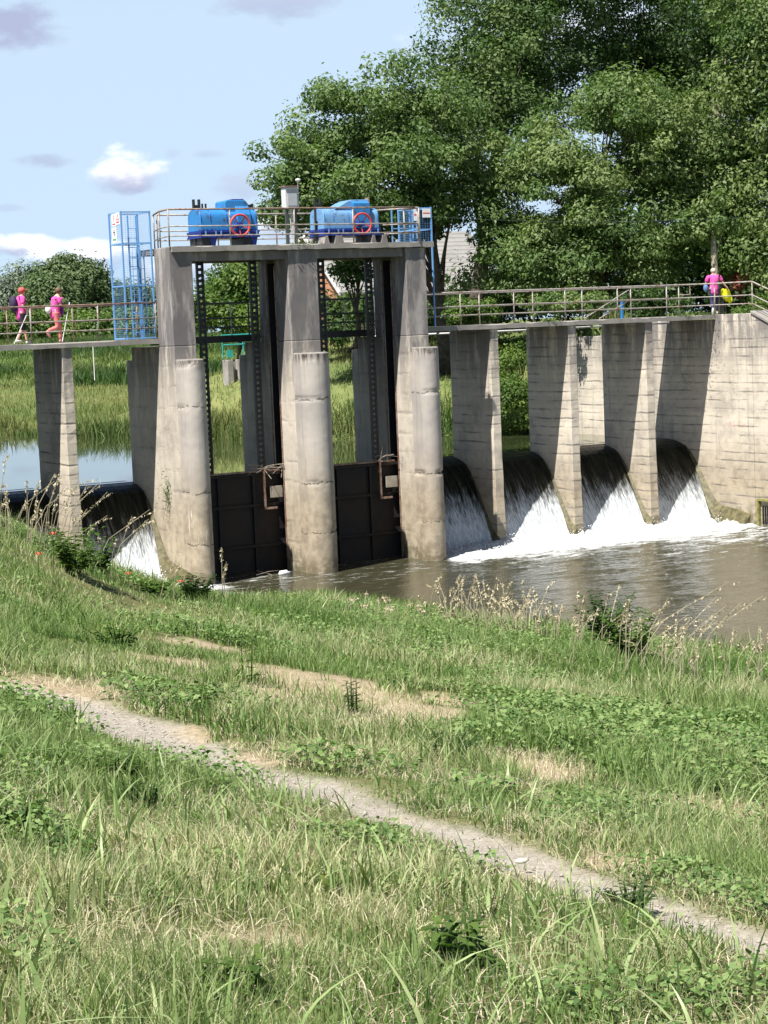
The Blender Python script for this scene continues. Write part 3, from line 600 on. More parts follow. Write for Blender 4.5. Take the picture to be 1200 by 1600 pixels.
# ------------------------------------------------------------------ railings
def railing(name, label, posts, hts, z0, mat, cat='railing', group=None, r=.024, prj=0, rustr=None):
    """posts: list of (x, y, z) on the deck; rails run along them"""
    t = thing(name, label, cat, posts[0], group=group); o0 = Vector(posts[0])
    for p in posts:
        q = Vector(p)-o0; MB().tube([q, q+Vector((0, 0, hts[-1]))], r*.95, 7).build('post', mat, t, smooth=True)
    for i, h in enumerate(hts):
        mm = (rustr or mat) if i == len(hts)-1 else mat
        MB().tube([Vector(p)-o0+Vector((0, 0, h-.004*j % .008)) for j, p in enumerate(posts)], r*(1.15 if i == len(hts)-1 else .85), 8).build('rail', mm, t, smooth=True)
    return t
H = (.33, .62, 1.07)
railing('railing', 'front railing of the left footbridge, pale with rusty top rail', [(x_, 1.15, 7.26) for x_ in (-8.0, -5.95, -3.9, -1.86, -.05)], H, 0, M['rail'], group='footbridge railings', rustr=M['rail_rust'])
railing('railing', 'back railing of the left footbridge, behind the two walkers', [(x_, 3.52, 7.26) for x_ in (-8., -5.9, -3.84, -1.79, .3)], H, 0, M['rail_rust'], group='footbridge railings')
railing('railing', 'front railing of the right footbridge turning down along the wing wall', [(x_, 1.15, 7.26) for x_ in (8.65, 10.49, 12.54, 14.56, 16.69, 18.75, 20.83)] + [(20.9, -.78, 7.26), (20.95, -2.9, 6.50), (21.0, -5.0, 5.65), (21.0, -7.1, 4.80), (21, -8.8, 4.12)], H, 0, M['rail'], group='footbridge railings')
t = railing('railing', 'back railing of the right footbridge with a diagonal brace and hooked end', [(x_, 3.52, 7.26) for x_ in (8.65, 10.6, 12.67, 14.83, 16.88, 18.97, 21.09)], H, 0, M['rail'], group='footbridge railings')
m = MB(); m.tube([(16.95-8.65, 0, .05), (18.9-8.65, 0, 1.0)], .02, 6).tube([(17.6-8.65, .02, .02), (18.9-8.65, .02, .62)], .02, 6); m.build('brace', M['rail'], t)
m = MB(); m.tube([(21.09-8.65, 0, .75), (21.6-8.65, 0, .75), (21.6-8.65, 0, 1.06)], .022, 6); m.build('hooked_end', M['rail'], t)
railing('railing', 'front railing of the hoist deck in front of the blue machines', [(.59, 2.5, 9.91), (.12, .9, 9.91), (.02, -.03, 9.91)] + [(x_, -.03, 9.91) for x_ in (1.97, 4.09, 6.08, 8.35)], (.30, .58, 1.07), 0, M['rail'], group='hoist deck railings', rustr=M['rail_rust'])
railing('railing', 'back railing of the hoist deck behind the blue machines', [(x_, 2.5, 9.91) for x_ in (.7, 2.7, 4.7, 6.7, 8.0)], (.30, .58, 1.07), 0, M['rail'], group='hoist deck railings')
railing('railing', 'short side railing beside the right hand cage opening of the hoist deck', [(7.35, 1.2, 9.91), (8.35, -.12, 9.91), (8.4, .9, 9.91)], (.30, .58, 1.05), 0, M['rail'], group='hoist deck railings')

# ------------------------------------------------------------------ gate hoists
def wheel(t, x, y, z, r=.31):
    m = MB(); pts = [(x+r*math.cos(a), y, z+r*math.sin(a)) for a in np.linspace(0, 2*math.pi, 33)]; m.tube(pts, .033, 8, False)
    w_ = m.build('handwheel', M['red'], t, smooth=True)
    m = MB()
    for k in range(5):
        a = R(72*k+54); m.tube([(x, y+.06, z), (x+(r-.01)*math.cos(a), y, z+(r-.01)*math.sin(a))], .017, 6)
    m.build('spokes', M['red'], w_); MB().cyl((x, y-.03, z), (x, y+.30, z), .085, 14).build('hub', M['navy'], w_, auto=True)
def hoist(x0, k):
    t = thing('gate_hoist', ['bright blue gate hoist with red handwheel on navy steel feet, left one', 'paler blue gate hoist with red handwheel on concrete blocks, right one'][k], 'gate hoist', (x0, 1.2, 9.91), group='blue gate hoists')
    L_ = 1.87 if k == 0 else 1.92; B = M['blue'] if k == 0 else M['blue_pale']; z0 = .28
    arch = [(-.48, z0+.20)] + [(-.48*math.copysign(abs(math.cos(a))**.62, math.cos(a)), z0+.46+.38*math.sin(a)**.62) for a in np.linspace(0, math.pi, 17)] + [(.48, z0+.20)]
    MB().prism(arch, 0, L_, 'x').build('drum_cover', B, t, bevel=.015, auto=True)
    MB().box(-.03, L_+.03, -.54, .54, z0+.14, z0+.197).box(-.02, L_+.02, -.50, .50, z0+.04, z0+.137).box(-.03, L_+.03, -.54, .54, z0-.01, z0+.037).build('base_frame', M['navy'], t, bevel=.006)
    for x_ in (.12, .45, .62, L_-.35, L_-.08): MB().box(x_-.02, x_+.02, -.56, -.545, z0+.04, z0+.19).build('stiffener', M['blue_pale'], t)
    m = MB()                              # cover seams and bolt rows
    for x_ in (.02, .33, .86, L_-.36, L_-.05):
        pa = [(x_, a_[0]*1.012, z0+.5+(a_[1]-z0-.5)*1.02) for a_ in arch[1:-1]]; m.tube(pa, .010, 5)
    for q_ in range(14): m.cyl((.08+q_*(L_-.16)/13, -.485, z0+.235), (.08+q_*(L_-.16)/13, -.505, z0+.235), .014, 6)
    m.build('cover_seams', M['navy'] if k == 0 else M['blue'], t)
    gx = .90 if k == 0 else .98
    if k == 0:
        hs = [(gx-.06, z0+.70), (gx-.04, z0+1.06), (gx+.02, z0+1.10), (gx+.62, z0+1.10), (gx+.70, z0+1.02), (gx+.78, z0+.75)]
        MB().prism(hs, -.40, .34, 'y').build('gear_housing', B, t, bevel=.02); MB().box(gx+.25, gx+.62, -.30, .2, z0+1.103, z0+1.14).build('housing_lid', M['navy'], t)
        MB().prism([(-.56, z0+.22), (-.56, z0+.66), (-.40, z0+.93), (.3, z0+.93), (.3, z0+.22)], gx+.28, gx+.72, 'x').build('gearbox', B, t, bevel=.015)
    else:
        hs = [(gx-.55, z0+.80), (gx-.15, z0+1.02), (gx+.05, z0+1.09), (gx+.62, z0+1.09), (gx+.68, z0+1.0), (gx+.70, z0+.75)]
        MB().prism(hs, -.40, .34, 'y').build('gear_housing', B, t, bevel=.02)
        MB().prism([(-.57, z0+.22), (-.57, z0+.98), (-.42, z0+1.04), (.3, z0+1.04), (.3, z0+.22)], gx+.02, gx+.60, 'x').build('gearbox', M['blue'], t, bevel=.015)
        MB().box(gx+.62, gx+.66, -.45, -.2, z0+.9, z0+1.15).build('rust_patch', M['rail_rust'], t)
    wheel(t, 1.13 if k == 0 else 1.15, -.82, z0+.33)
    fx = ((.03, .52), (1.38, 1.86)) if k == 0 else ((-.02, .60), (1.62, 2.15))
    for a, b in fx:
        if k == 0:
            MB().box(a, a+.26, -.46, .46, 0, z0-.012).build('foot', M['steel'], t, bevel=.005); MB().prism([(a+.30, 0), (b-.06, 0), (b, z0-.013), (a+.27, z0-.013)], -.44, .44, 'y').build('foot', M['navy'], t)
        else:
            for q0, q1 in ((a, a+.12), (a+.36, b)): MB().prism([(q0-.04, .0), (q1+.04, .0), (q1-.02, z0-.012), (q0+.02, z0-.012)], -.56, .56, 'y').build('concrete_block', M['conc_smooth'], t, bevel=.01)
    m = MB(); m.box(-.05, L_+.1, -.42, -.2, .0, .06) if k else None
    if k: m.build('sill_block', M['conc_dark'], t)
    if k == 0:
        m = MB()
        for x_ in (.27, .38): m.cyl((x_+.02, 0, z0+.8), (x_+.02, 0, z0+1.03), .03, 8)
        m.box(.5, .75, -.1, .1, z0+.84, z0+.87); m.build('bolt_heads', M['steel'], t)
        MB().cyl((L_-.15, 0, z0+.8), (L_-.15, 0, z0+1.0), .045, 8).build('stub', M['steel'], t)
    return t
hoist(1.36, 0); hoist(5.47, 1)
for o in list(bpy.data.objects):
    if o.name.startswith('lifting_rack'): pass

# control cabinet, lamp
t = thing('control_cabinet', 'grey white electrical cabinet on a post between the blue hoists', 'electrical cabinet', (4.42, .9, 9.91))
MB().box(-.20, .22, -.14, .16, 1.12, 1.76).build('cabinet_body', M['cabinet'], t, bevel=.01); MB().box(-.13, .18, -.155, -.142, 1.2, 1.68).build('door', m_plain('cabinet door paint', (.42, .44, .47), .5, .05), t, bevel=.004)
MB().box(-.17, -.08, -.04, .04, 0, 1.118).box(.12, .21, -.04, .04, 0, 1.118).build('post', M['rail_dark'], t); MB().box(-.24, .26, -.2, .2, 1.763, 1.80).build('rain_hood', M['rail_rust'], t)
m = MB()
for x_ in (-.02, .03, .07): m.tube([(x_, -.02, .0), (x_+.02, -.03, .5), (x_-.02, -.02, 1.12)], .014, 6)
m.build('cable', M['cabinet'], t); m = MB().cyl((.3, 0, 1.0), (.3, 0, 1.95), .015, 6); m.sphere((.3, -.03, 1.98), (.09, .07, .05)); m.build('lamp', M['cabinet'], t)

# ladder cages
def cage(name, label, x0, x1, y0, y1, zb, zt, lad_x, group, full=True, base_z=7.27):
    t = thing(name, label, 'ladder cage', (x0, y0, base_z), group=group); w_, d_, h = x1-x0, y1-y0, zt-base_z; b0 = zb-base_z; B = M['cage_blue']
    for (a, b) in ((0, 0), (w_, 0), (0, d_), (w_, d_)):
        lo = 0 if (full or (a, b) == (w_, 0)) else b0
        MB().box(a-.022, a+.022, b-.022, b+.022, lo, h).build('corner_post', B, t)
    for z in ([.03, h*.42, h*.75, h-.03] if full else [b0+.05, b0+.45, h-.03]):
        m = MB(); m.box(.023, w_-.023, -.018, .018, z-.018, z+.018).box(-.018, .018, .023, d_-.023, z-.018, z+.018).box(w_-.018, w_+.018, .023, d_-.023, z-.018, z+.018).box(.023, w_-.023, d_-.018, d_+.018, z-.018, z+.018); m.build('cross_bar', B, t)
    m = MB(); lo = .05 if full else b0+.08; mi = (h*.42 if full else lo)
    def panel(a, b, ax, c, z0, z1, hs=.055):
        z = z0
        while z < z1: (m.box(a, b, c-.0025, c+.0025, z, z+.004) if ax == 'x' else m.box(c-.0025, c+.0025, a, b, z, z+.004)); z += hs
        x_ = a+.1
        while x_ < b: (m.box(x_, x_+.004, c-.0055, c-.003, z0, z1) if ax == 'x' else m.box(c-.0055, c-.003, x_, x_+.004, z0, z1)); x_ += hs*1.6
    panel(.02, w_*(.5 if full else 1)-.02, 'x', .0, lo, h); panel(.02, d_-.02, 'y', .0, lo, h)
    if full: panel(.02, d_-.02, 'y', w_, lo, h)
    m.build('wire_mesh', B, t)
    m = MB(); 
    for x_ in (lad_x, lad_x+.26): m.box(x_-.02, x_+.02, d_*.55, d_*.55+.04, 0 if full else 0, h-.1)
    z = .2
    while z < h-.2: m.cyl((lad_x, d_*.57, z), (lad_x+.26, d_*.57, z), .012, 6); z += .28
    l_ = m.build('ladder', B, t)
    m = MB(); zt_ = h*.70
    z = .15
    while z < zt_:
        m.tube([(lad_x+.13+.24*math.cos(a), d_*.35-.20*math.sin(a), z) for a in np.linspace(0, math.pi, 8)], .010, 5); z += .32
    for a in np.linspace(.2, math.pi-.2, 6): m.tube([(lad_x+.13+.24*math.cos(a), d_*.35-.20*math.sin(a), .1), (lad_x+.13+.24*math.cos(a), d_*.35-.20*math.sin(a), zt_)], .010, 5)
    if full: m.build('safety_hoops', B, l_)
    return t
t = cage('ladder_cage', 'tall pale blue mesh ladder cage at the left tower pier', -.93, -.03, 1.27, 2.25, 7.3, 11.03, .42, 'blue ladder cages')
t2 = cage('ladder_cage', 'blue ladder cage with white signs at the right end of the hoist deck', 8.93, 9.45, 1.02, 2.2, 9.9, 11.05, .12, 'blue ladder cages', False)
MB().box(-.9, -.04, 0, .03, 2.66, 2.70).box(-.9, -.04, 0, .03, 3.1, 3.13).box(-.9, -.04, 0, .03, 3.70, 3.74).box(-.92, -.88, 0, .03, 2.66, 3.74).box(-.48, -.44, 0, .03, 2.66, 3.74).build('gate_frame', M['cage_blue'], t2)
def sign(name, label, x, y, z, w_, h, kind, rz=0):
    t = thing(name, label, 'sign', (x, y, z), rz, 'warning signs on the ladder cages'); MB().box(0, w_, -.006, 0, 0, h).build('plate', M['white'], t)
    m = MB()
    if kind == 'tri':
        a = [(w_*.5, h*.93), (w_*.12, h*.34), (w_*.88, h*.34)]; b = [(w_*.5, h*.76), (w_*.28, h*.42), (w_*.72, h*.42)]
        for i in range(3): j = (i+1) % 3; m.add([(a[i][0], -.009, a[i][1]), (a[j][0], -.009, a[j][1]), (b[j][0], -.009, b[j][1]), (b[i][0], -.009, b[i][1])], [(0, 1, 2, 3)])
        m.box(w_*.12, w_*.88, -.010, -.0065, h*.12, h*.24); m.build('red_print', M['redsign'], t)
    elif kind == 'bang':
        m.box(w_*.46, w_*.60, -.010, -.0065, h*.45, h*.88).box(w_*.46, w_*.60, -.010, -.0065, h*.30, h*.38).box(w_*.15, w_*.85, -.010, -.0065, h*.12, h*.22); m.build('red_print', M['redsign'], t)
    elif kind == 'man':
        m.sphere((w_*.5, -.008, h*.80), (w_*.09, .003, h*.06)); m.box(w_*.42, w_*.58, -.010, -.0065, h*.42, h*.72).box(w_*.3, w_*.7, -.010, -.0065, h*.64, h*.69); m.build('figure_print', M['black'], t)
        MB().box(w_*.15, w_*.85, -.010, -.0065, h*.1, h*.22).build('green_print', m_plain('green print', (.05, .35, .08)), t)
    else: m.box(w_*.08, w_*.92, -.010, -.0065, h*.44, h*.55); m.build('red_print', M['redsign'], t)
sign('warning_sign', 'white sign with red exclamation mark high on the left cage side', -.955, 1.95, 10.62, .34, .36, 'bang', R(-90))
sign('warning_sign', 'white sign with red triangle at the top front corner of the left cage', -.93+.03, 1.24, 10.66, .30, .34, 'tri')
for o in (bpy.data.objects['warning_sign.001'],): o.location = (-.96, 1.60, 10.66); o.rotation_euler = (0, 0, R(-90))
sign('warning_sign', 'tall white sign with a black figure below the red signs of the left cage', -.962, 1.97, 10.16, .38, .42, 'man', R(-90))
sign('warning_sign', 'wide white sign with red line on the outer side of the right cage', 9.12, .99, 10.72, .30, .28, 'line')
sign('warning_sign', 'narrow white upright sign on the right cage beside the railing end', 8.80, .99, 10.62, .16, .38, 'line')

# ------------------------------------------------------------------ people
SKIN = m_plain('skin', (.62, .36, .26), .6, .08, 20); PINK = m_plain('hot pink shirt', (.70, .09, .36), .85, .3, 14)
DARK = m_plain('black trousers', (.02, .02, .028), .85, .1); SALM = m_plain('salmon pink leggings', (.72, .20, .19), .8, .1); NAVY = m_plain('navy trousers', (.03, .03, .09), .85, .1)
def skinned(name, pts, edges, rad, mat, parent, root=0, sub=1):
    me = bpy.data.meshes.new(name); me.from_pydata(pts, edges, []); o = bpy.data.objects.new(name, me); COL.objects.link(o); o.parent = parent
    md = o.modifiers.new('skin', 'SKIN'); md.use_smooth_shade = True
    for i, v in enumerate(me.skin_vertices[0].data): r_ = rad[i]; v.radius = (r_, r_) if not isinstance(r_, tuple) else r_; v.use_root = (i == root)
    if sub: s_ = o.modifiers.new('sub', 'SUBSURF'); s_.levels = sub; s_.render_levels = sub
    dg = bpy.context.evaluated_depsgraph_get(); ev = o.evaluated_get(dg); nm = bpy.data.meshes.new_from_object(ev); o.modifiers.clear(); o.data = nm; nm.name = name
    nm.materials.clear(); nm.materials.append(mat); nm.polygons.foreach_set('use_smooth', [True]*len(nm.polygons)); return o
def person(label, loc, rz, J, shirt, trou, sleeve='short', legend=.95, face=1):
    """J: joints; x forward, y left, z up"""
    t = thing('person', label, 'person', loc, rz)
    P_ = []; E = []; Rr = []
    def v(p, r_, link=None):
        P_.append(tuple(p)); Rr.append(r_); i = len(P_)-1
        if link is not None: E.append((link, i))
        return i
    pe = v(J['pelvis'], .135); wa = v(J['waist'], .115, pe); ch = v(J['chest'], .135, wa); nk0 = v(J['neck0'], .075, ch); nk = v(J['neck'], .052, nk0)
    hc = Vector(J['head']); jaw = v(hc+Vector((.02, 0, -.07)), .066, nk); cr = v(hc+Vector((0, 0, .02)), .088, jaw); v(hc+Vector((-.005, 0, .085)), .062, cr)
    v(hc+Vector((.105*face, 0, -.02)), .016, cr)
    hands = []
    for s_ in ('L', 'R'):
        sg = 1 if s_ == 'L' else -1; sh = v(J['sh'+s_], .058, nk0); el = v(J['el'+s_], .040, sh); wr = v(J['wr'+s_], .027, el)
        d = (Vector(J['wr'+s_])-Vector(J['el'+s_])).normalized(); pm_ = Vector(J['wr'+s_])+d*.06; pa = v(pm_, (.034, .018), wr); side = d.cross(Vector((0, sg, .2))).normalized(); hands.append((pm_, d, side, sg))
    for s_ in ('L', 'R'):
        hp = v(J['hi'+s_], .098, pe); kn = v(J['kn'+s_], .058, hp); an = v(J['an'+s_], .036, kn)
    body = skinned('body', P_, E, Rr, SKIN, t)
    # fingers: five short bent chains each, joined into the body mesh
    mb = MB()
    for pm_, d, side, sg in hands:
        for q in range(4):
            b = pm_+side*(-.024+.016*q)+d*.015; ln = (.030, .034, .032, .025)[q]; curl = Vector((0, -sg*.012, -.012)); mb.tube([b, b+d*ln, b+d*ln*1.7+curl, b+d*ln*1.8+curl*3], [.008, .008, .0075, .006], 6)
        b = pm_-side*.03-d*.03; mb.tube([b, b-side*.02+d*.02, b-side*.02+d*.045], [.010, .009, .007], 6)
    fo = mb.build('hand_fingers', SKIN, None); bm_ = __import__('bmesh').new(); bm_.from_mesh(body.data); bm_.from_mesh(fo.data); bm_.to_mesh(body.data); bm_.free(); bpy.data.objects.remove(fo)
    ears = MB()
    # shirt
    S = []; SE = []; SR = []
    def w(p, r_, l=None):
        S.append(tuple(p)); SR.append(r_); i = len(S)-1
        if l is not None: SE.append((l, i))
        return i
    a = w(Vector(J['pelvis'])+Vector((0, 0, -.24)), .20); b = w(J['waist'], .158, a); c = w(J['chest'], .165, b); n0 = w(J['neck0'], .095, c)
    for s_ in ('L', 'R'):
        sh = w(J['sh'+s_], .088, n0); e = Vector(J['sh'+s_]).lerp(Vector(J['el'+s_]), .8 if sleeve == 'short' else 1.); w(e, .066, sh)
    skinned('shirt', S, SE, SR, shirt, t)
    S = []; SE = []; SR = []
    a = w(Vector(J['pelvis'])+Vector((0, 0, .09)), .148)
    for s_ in ('L', 'R'):
        hp = w(J['hi'+s_], .112, a); k_ = w(J['kn'+s_], .072, hp); w(Vector(J['kn'+s_]).lerp(Vector(J['an'+s_]), legend), .052, k_)
    skinned('trousers', S, SE, SR, trou, t)
    return t
def shoes(t, J, mat):
    for s_ in ('L', 'R'):
        a = Vector(J['an'+s_]); d = Vector(J.get('toe'+s_, (1, 0, 0))).normalized(); up = Vector((0, 0, 1)); sd = up.cross(d).normalized()
        skinned('shoe', [a-d*.05+Vector((0, 0, -.03)), a+d*.06+Vector((0, 0, -.045)), a+d*.16+Vector((0, 0, -.055))], [(0, 1), (1, 2)], [.045, .045, .034], mat, t)
def hair(t, c, mat, cap=False, bun=False):
    m = MB(); m.sphere((c[0]-.015, c[1], c[2]+.035), (.112, .096, .10), 14, 9); m.build('hair', mat, t, smooth=True) if not cap else m.build('cap', mat, t, smooth=True)
    if cap: MB().box(c[0]+.06, c[0]+.18, c[1]-.06, c[1]+.06, c[2]+.045, c[2]+.06).build('cap_peak', mat, t, bevel=.01)
SHW = m_plain('pale trainers', (.6, .56, .52), .7); 
J1 = dict(pelvis=(0, 0, .90), waist=(.0, 0, 1.06), chest=(.02, 0, 1.24), neck0=(.02, 0, 1.37), neck=(.04, 0, 1.43), head=(.07, 0, 1.53), shL=(.01, .19, 1.34), shR=(.01, -.19, 1.34),
          elL=(.02, .23, 1.10), elR=(-.02, -.24, 1.09), wrL=(.26, .20, 1.02), wrR=(.20, -.16, .98), hiL=(0, .09, .86), hiR=(0, -.09, .86), knL=(.10, .09, .48), knR=(-.02, -.09, .47), anL=(.16, .09, .09), anR=(-.20, -.09, .14))
t = person('walker in pink shirt, dark trousers and red cap with a dark backpack', (-3.82, 2.2, 7.26), 0, J1, PINK, DARK, legend=.30); shoes(t, J1, SHW); hair(t, (.07, 0, 1.53), m_plain('red cap', (.55, .10, .09)), True)
MB().sphere((-.22, 0, 1.18), (.12, .15, .25), 12, 9).build('backpack', m_plain('dark purple backpack', (.035, .02, .06)), t, smooth=True)
tp = thing('walking_pole', 'white walking pole held by the walker in the red cap, slanting back', 'walking pole', (-3.62, 2.03, 8.24), group='walking poles'); MB().tube([(0, 0, .06), (-.52, 0, -.95)], .012, 6).build('shaft', M['white'], tp); MB().cyl((0, 0, -.02), (.02, 0, .10), .018, 8).build('grip', M['black'], tp)
J2 = dict(pelvis=(0, 0, .90), waist=(.03, 0, 1.05), chest=(.07, 0, 1.22), neck0=(.10, 0, 1.35), neck=(.13, 0, 1.41), head=(.17, 0, 1.50), shL=(.09, .18, 1.32), shR=(.09, -.18, 1.32),
          elL=(.0, .22, 1.10), elR=(.12, -.22, 1.08), wrL=(.16, .2, .98), wrR=(.38, -.18, 1.08), hiL=(0, .09, .86), hiR=(0, -.09, .86), knL=(.16, .09, .50), knR=(.04, -.09, .46), anL=(.16, .09, .09), anR=(-.30, -.09, .36), toeR=(.5, 0, -.8))
t = person('walker in pink shirt and salmon leggings with one foot lifted behind', (-2.80, 2.2, 7.26), 0, J2, PINK, SALM); shoes(t, J2, m_plain('pink trainers', (.65, .25, .25), .7)); hair(t, (.17, 0, 1.50), m_plain('brown hair', (.13, .08, .05)))
MB().sphere((-.20, -.02, .98), (.09, .11, .12), 10, 7).build('waist_bag', M['white'], t, smooth=True); MB().sphere((.22, .0, 1.0), (.06, .10, .20), 10, 7).build('tied_jacket', m_plain('purple jacket', (.20, .03, .25)), t, smooth=True)
tp = thing('walking_pole', 'white walking pole held upright by the walker in salmon leggings', 'walking pole', (-2.40, 2.02, 8.34), group='walking poles'); MB().tube([(0, 0, .06), (-.28, 0, -1.05)], .012, 6).build('shaft', M['white'], tp); MB().cyl((0, 0, -.02), (.01, 0, .10), .018, 8).build('grip', M['white'], tp)
J3 = dict(pelvis=(0, 0, .90), waist=(.02, 0, 1.06), chest=(.03, 0, 1.23), neck0=(.04, 0, 1.36), neck=(.07, 0, 1.42), head=(.10, 0, 1.51), shL=(.02, .21, 1.32), shR=(.02, -.21, 1.32),
          elL=(.06, .28, 1.08), elR=(.02, -.32, 1.10), wrL=(.20, .20, 1.0), wrR=(.06, -.47, .93), hiL=(0, .10, .86), hiR=(0, -.10, .86), knL=(.0, .10, .47), knR=(.10, -.10, .48), anL=(-.22, .10, .20), anR=(.12, -.10, .09), toeL=(.4, 0, -.9))
t = person('walker seen from behind in pink shirt and navy trousers at the far end', (21.65, 2.2, 7.262), R(62), J3, PINK, NAVY); shoes(t, J3, M['white']); hair(t, (.10, 0, 1.51), m_plain('grey blond hair', (.52, .46, .36)))
MB().sphere((-.02, .30, .95), (.07, .09, .14), 10, 7).build('shoulder_bag', m_plain('pale blue bag', (.12, .22, .42)), t, smooth=True)
def cloth(name, label, loc, mat):
    m = MB(); n_ = 9; V = []
    for j in range(n_):
        for i in range(n_):
            u, v_ = i/(n_-1), j/(n_-1); wd = .16+.30*math.sin(math.pi*min(1, v_*.8+.1)); V.append(((u-.5)*wd+.22*v_, .05*math.sin(u*7+v_*3)+.06*v_, -.50*v_+.05*math.cos(u*5)*v_+.02*math.sin(9*v_)))
    m.add(V, [(j*n_+i, j*n_+i+1, (j+1)*n_+i+1, (j+1)*n_+i) for j in range(n_-1) for i in range(n_-1)]); o = m.build(name, mat, smooth=True); o.location = loc
    s_ = o.modifiers.new('thick', 'SOLIDIFY'); s_.thickness = .012; return tag(o, label, 'cloth')
cloth('yellow_jacket', 'bright yellow jacket hanging from the hand of the walker seen from behind', (22.05, 2.1, 8.16), m_plain('bright yellow fabric', (.85, .80, .02), .8, .08))

# ------------------------------------------------------------------ foliage generators
def leaf_cloud(name, C, nd, tone, mat, size, parent=None, flat=.5, aspect=.55, droop=0., seed=1):
    """C: leaf centres, one small folded leaf each"""
    r_ = np.random.default_rng(seed); n_ = len(C); sz = size*r_.uniform(.6, 1.35, n_)
    nrm = r_.normal(size=(n_, 3)); nrm[:, 2] = np.abs(nrm[:, 2])+flat*2
    if nd is not None: nrm = r_.normal(size=(n_, 3))*.45+nd*1.0+np.array([0, 0, .35])
    nrm /= np.linalg.norm(nrm, axis=1)[:, None]
    d = r_.normal(size=(n_, 3)); d[:, 2] -= droop; d -= nrm*(d*nrm).sum(1)[:, None]; d /= np.linalg.norm(d, axis=1)[:, None]+1e-9; s_ = np.cross(nrm, d)
    a = C-d*sz[:, None]*.5; b = C+d*sz[:, None]*.5; l = C+s_*(sz*aspect*.5)[:, None]+nrm*(sz*.10)[:, None]; q = C-s_*(sz*aspect*.5)[:, None]+nrm*(sz*.10)[:, None]
    V = np.stack([a, l, b, q], 1).reshape(-1, 3); Q = np.arange(4*n_).reshape(-1, 4)
    o = raw_mesh(name, V, Q, mat, {'rnd': np.repeat(r_.random(n_), 4), 'tone': np.repeat(tone, 4)}, True)
    if parent: o.parent = parent
    return o
def tree(name, label, base, envs, trunk_r, leaf, mat, bark, seed, clumps=150, per=170, crad=.85, cflat=.6, droop=0., cat='tree', group=None, lean=(0, 0), limbs=14, trunk_top=None, shell=.55, aspect=.55, low=.7):
    """envs: ellipsoids (centre xyz, radii xyz) that bound the crown, in world metres"""
    r_ = np.random.default_rng(seed); base = np.array(base, float); t = thing(name, label, cat, base, group=group)
    vol = np.array([e[1][0]*e[1][1]*e[1][2] for e in envs])**.75; pr = vol/vol.sum(); K = []
    while len(K) < clumps:
        c, rr = envs[r_.choice(len(envs), p=pr)]; d = r_.normal(size=3); d /= np.linalg.norm(d); k = shell+(1-shell)*r_.random()**.7
        K.append(np.array(c)+d*np.array(rr)*k)
    K = np.array(K); cr = crad*r_.uniform(.6, 1.45, clumps); cnt = (per*r_.uniform(.5, 1.4, clumps)*(cr/crad)**1.5).astype(int); idx = np.repeat(np.arange(clumps), cnt); n_ = len(idx)
    d = r_.normal(size=(n_, 3)); d /= np.linalg.norm(d, axis=1)[:, None]; rad = r_.random(n_)**.38; d[:, 2] = np.where(d[:, 2] < 0, d[:, 2]*low, d[:, 2])
    C = K[idx]+d*(cr[idx]*rad)[:, None]*np.array([1, 1, cflat])
    stray = r_.random(n_) < .05; C[stray] += r_.normal(size=(stray.sum(), 3))*crad*.28
    if droop: rr_ = np.hypot(C[:, 0]-K[idx, 0], C[:, 1]-K[idx, 1]); C[:, 2] -= droop*rr_**2*.5/crad
    tone = r_.random(clumps)[idx]
    leaf_cloud('crown', C-base, d, tone, mat, leaf, t, .2, aspect, droop*1.5, seed+1)
    top = np.array(trunk_top if trunk_top is not None else np.mean([e[0] for e in envs], axis=0)); m = MB(); pts = [base-base]; steps = 7
    for i in range(1, steps+1): f_ = i/steps; pts.append((top-base)*f_+np.array([*(r_.normal(size=2)*.10*f_), 0]))
    m.tube(pts, [trunk_r*(1.25 if i == 0 else 1-.72*i/steps) for i in range(steps+1)], 10)
    for j in r_.choice(clumps, min(limbs, clumps), replace=False):
        f_ = r_.uniform(.35, .95); k = int(f_*steps); a = np.array(pts[k]); b = K[j]-base; mid = a*.5+b*.5+np.array([0, 0, np.linalg.norm(b-a)*.10]); r0 = trunk_r*(.42-.25*f_)
        m.tube([a, a*.75+mid*.25, mid, b], [r0, r0*.8, r0*.5, r0*.12], 6)
    m.build('trunk', bark, t, smooth=True); return t
def el(px, py, D, wpx, hpx, dep=None):     # crown ellipsoid by how wide and tall it looks at distance D
    c = far(px, py, D); k = D/FPX; return (c, (wpx*k, (dep if dep else wpx*k*.8), hpx*k))
def gz1(p): return float(zg(np.array([p[0]]), np.array([p[1]]))[0])

LF = {
 'ash': m_leaf('ash leaves', (.055, .11, .03), (.13, .20, .06), (.17, .24, .085), trans=.38),
 'dark': m_leaf('dark leaves', (.024, .052, .014), (.055, .10, .028), (.08, .135, .036), trans=.25),
 'cherry': m_leaf('cherry leaves', (.06, .115, .032), (.15, .22, .07), (.19, .25, .09), trans=.34),
 'locust': m_leaf('locust leaves', (.042, .09, .026), (.105, .17, .052), (.15, .21, .075)),
 'bush': m_leaf('bush leaves', (.05, .10, .02), (.11, .18, .04), (.15, .22, .05)),
 'weed': m_leaf('ground weed leaves', (.05, .11, .028), (.15, .24, .07), (.22, .30, .11), trans=.25),
 'silver': m_leaf('silver leaves', (.10, .14, .10), (.20, .24, .18), (.24, .28, .22), trans=.2),
 'far': m_leaf('far leaves', (.05, .09, .035), (.10, .15, .05), (.13, .18, .08), trans=.2),
 'redleaf': m_leaf('red leaves', (.22, .05, .035), (.36, .11, .08), (.42, .2, .15), tint=(1.2, .5, .4)),
}
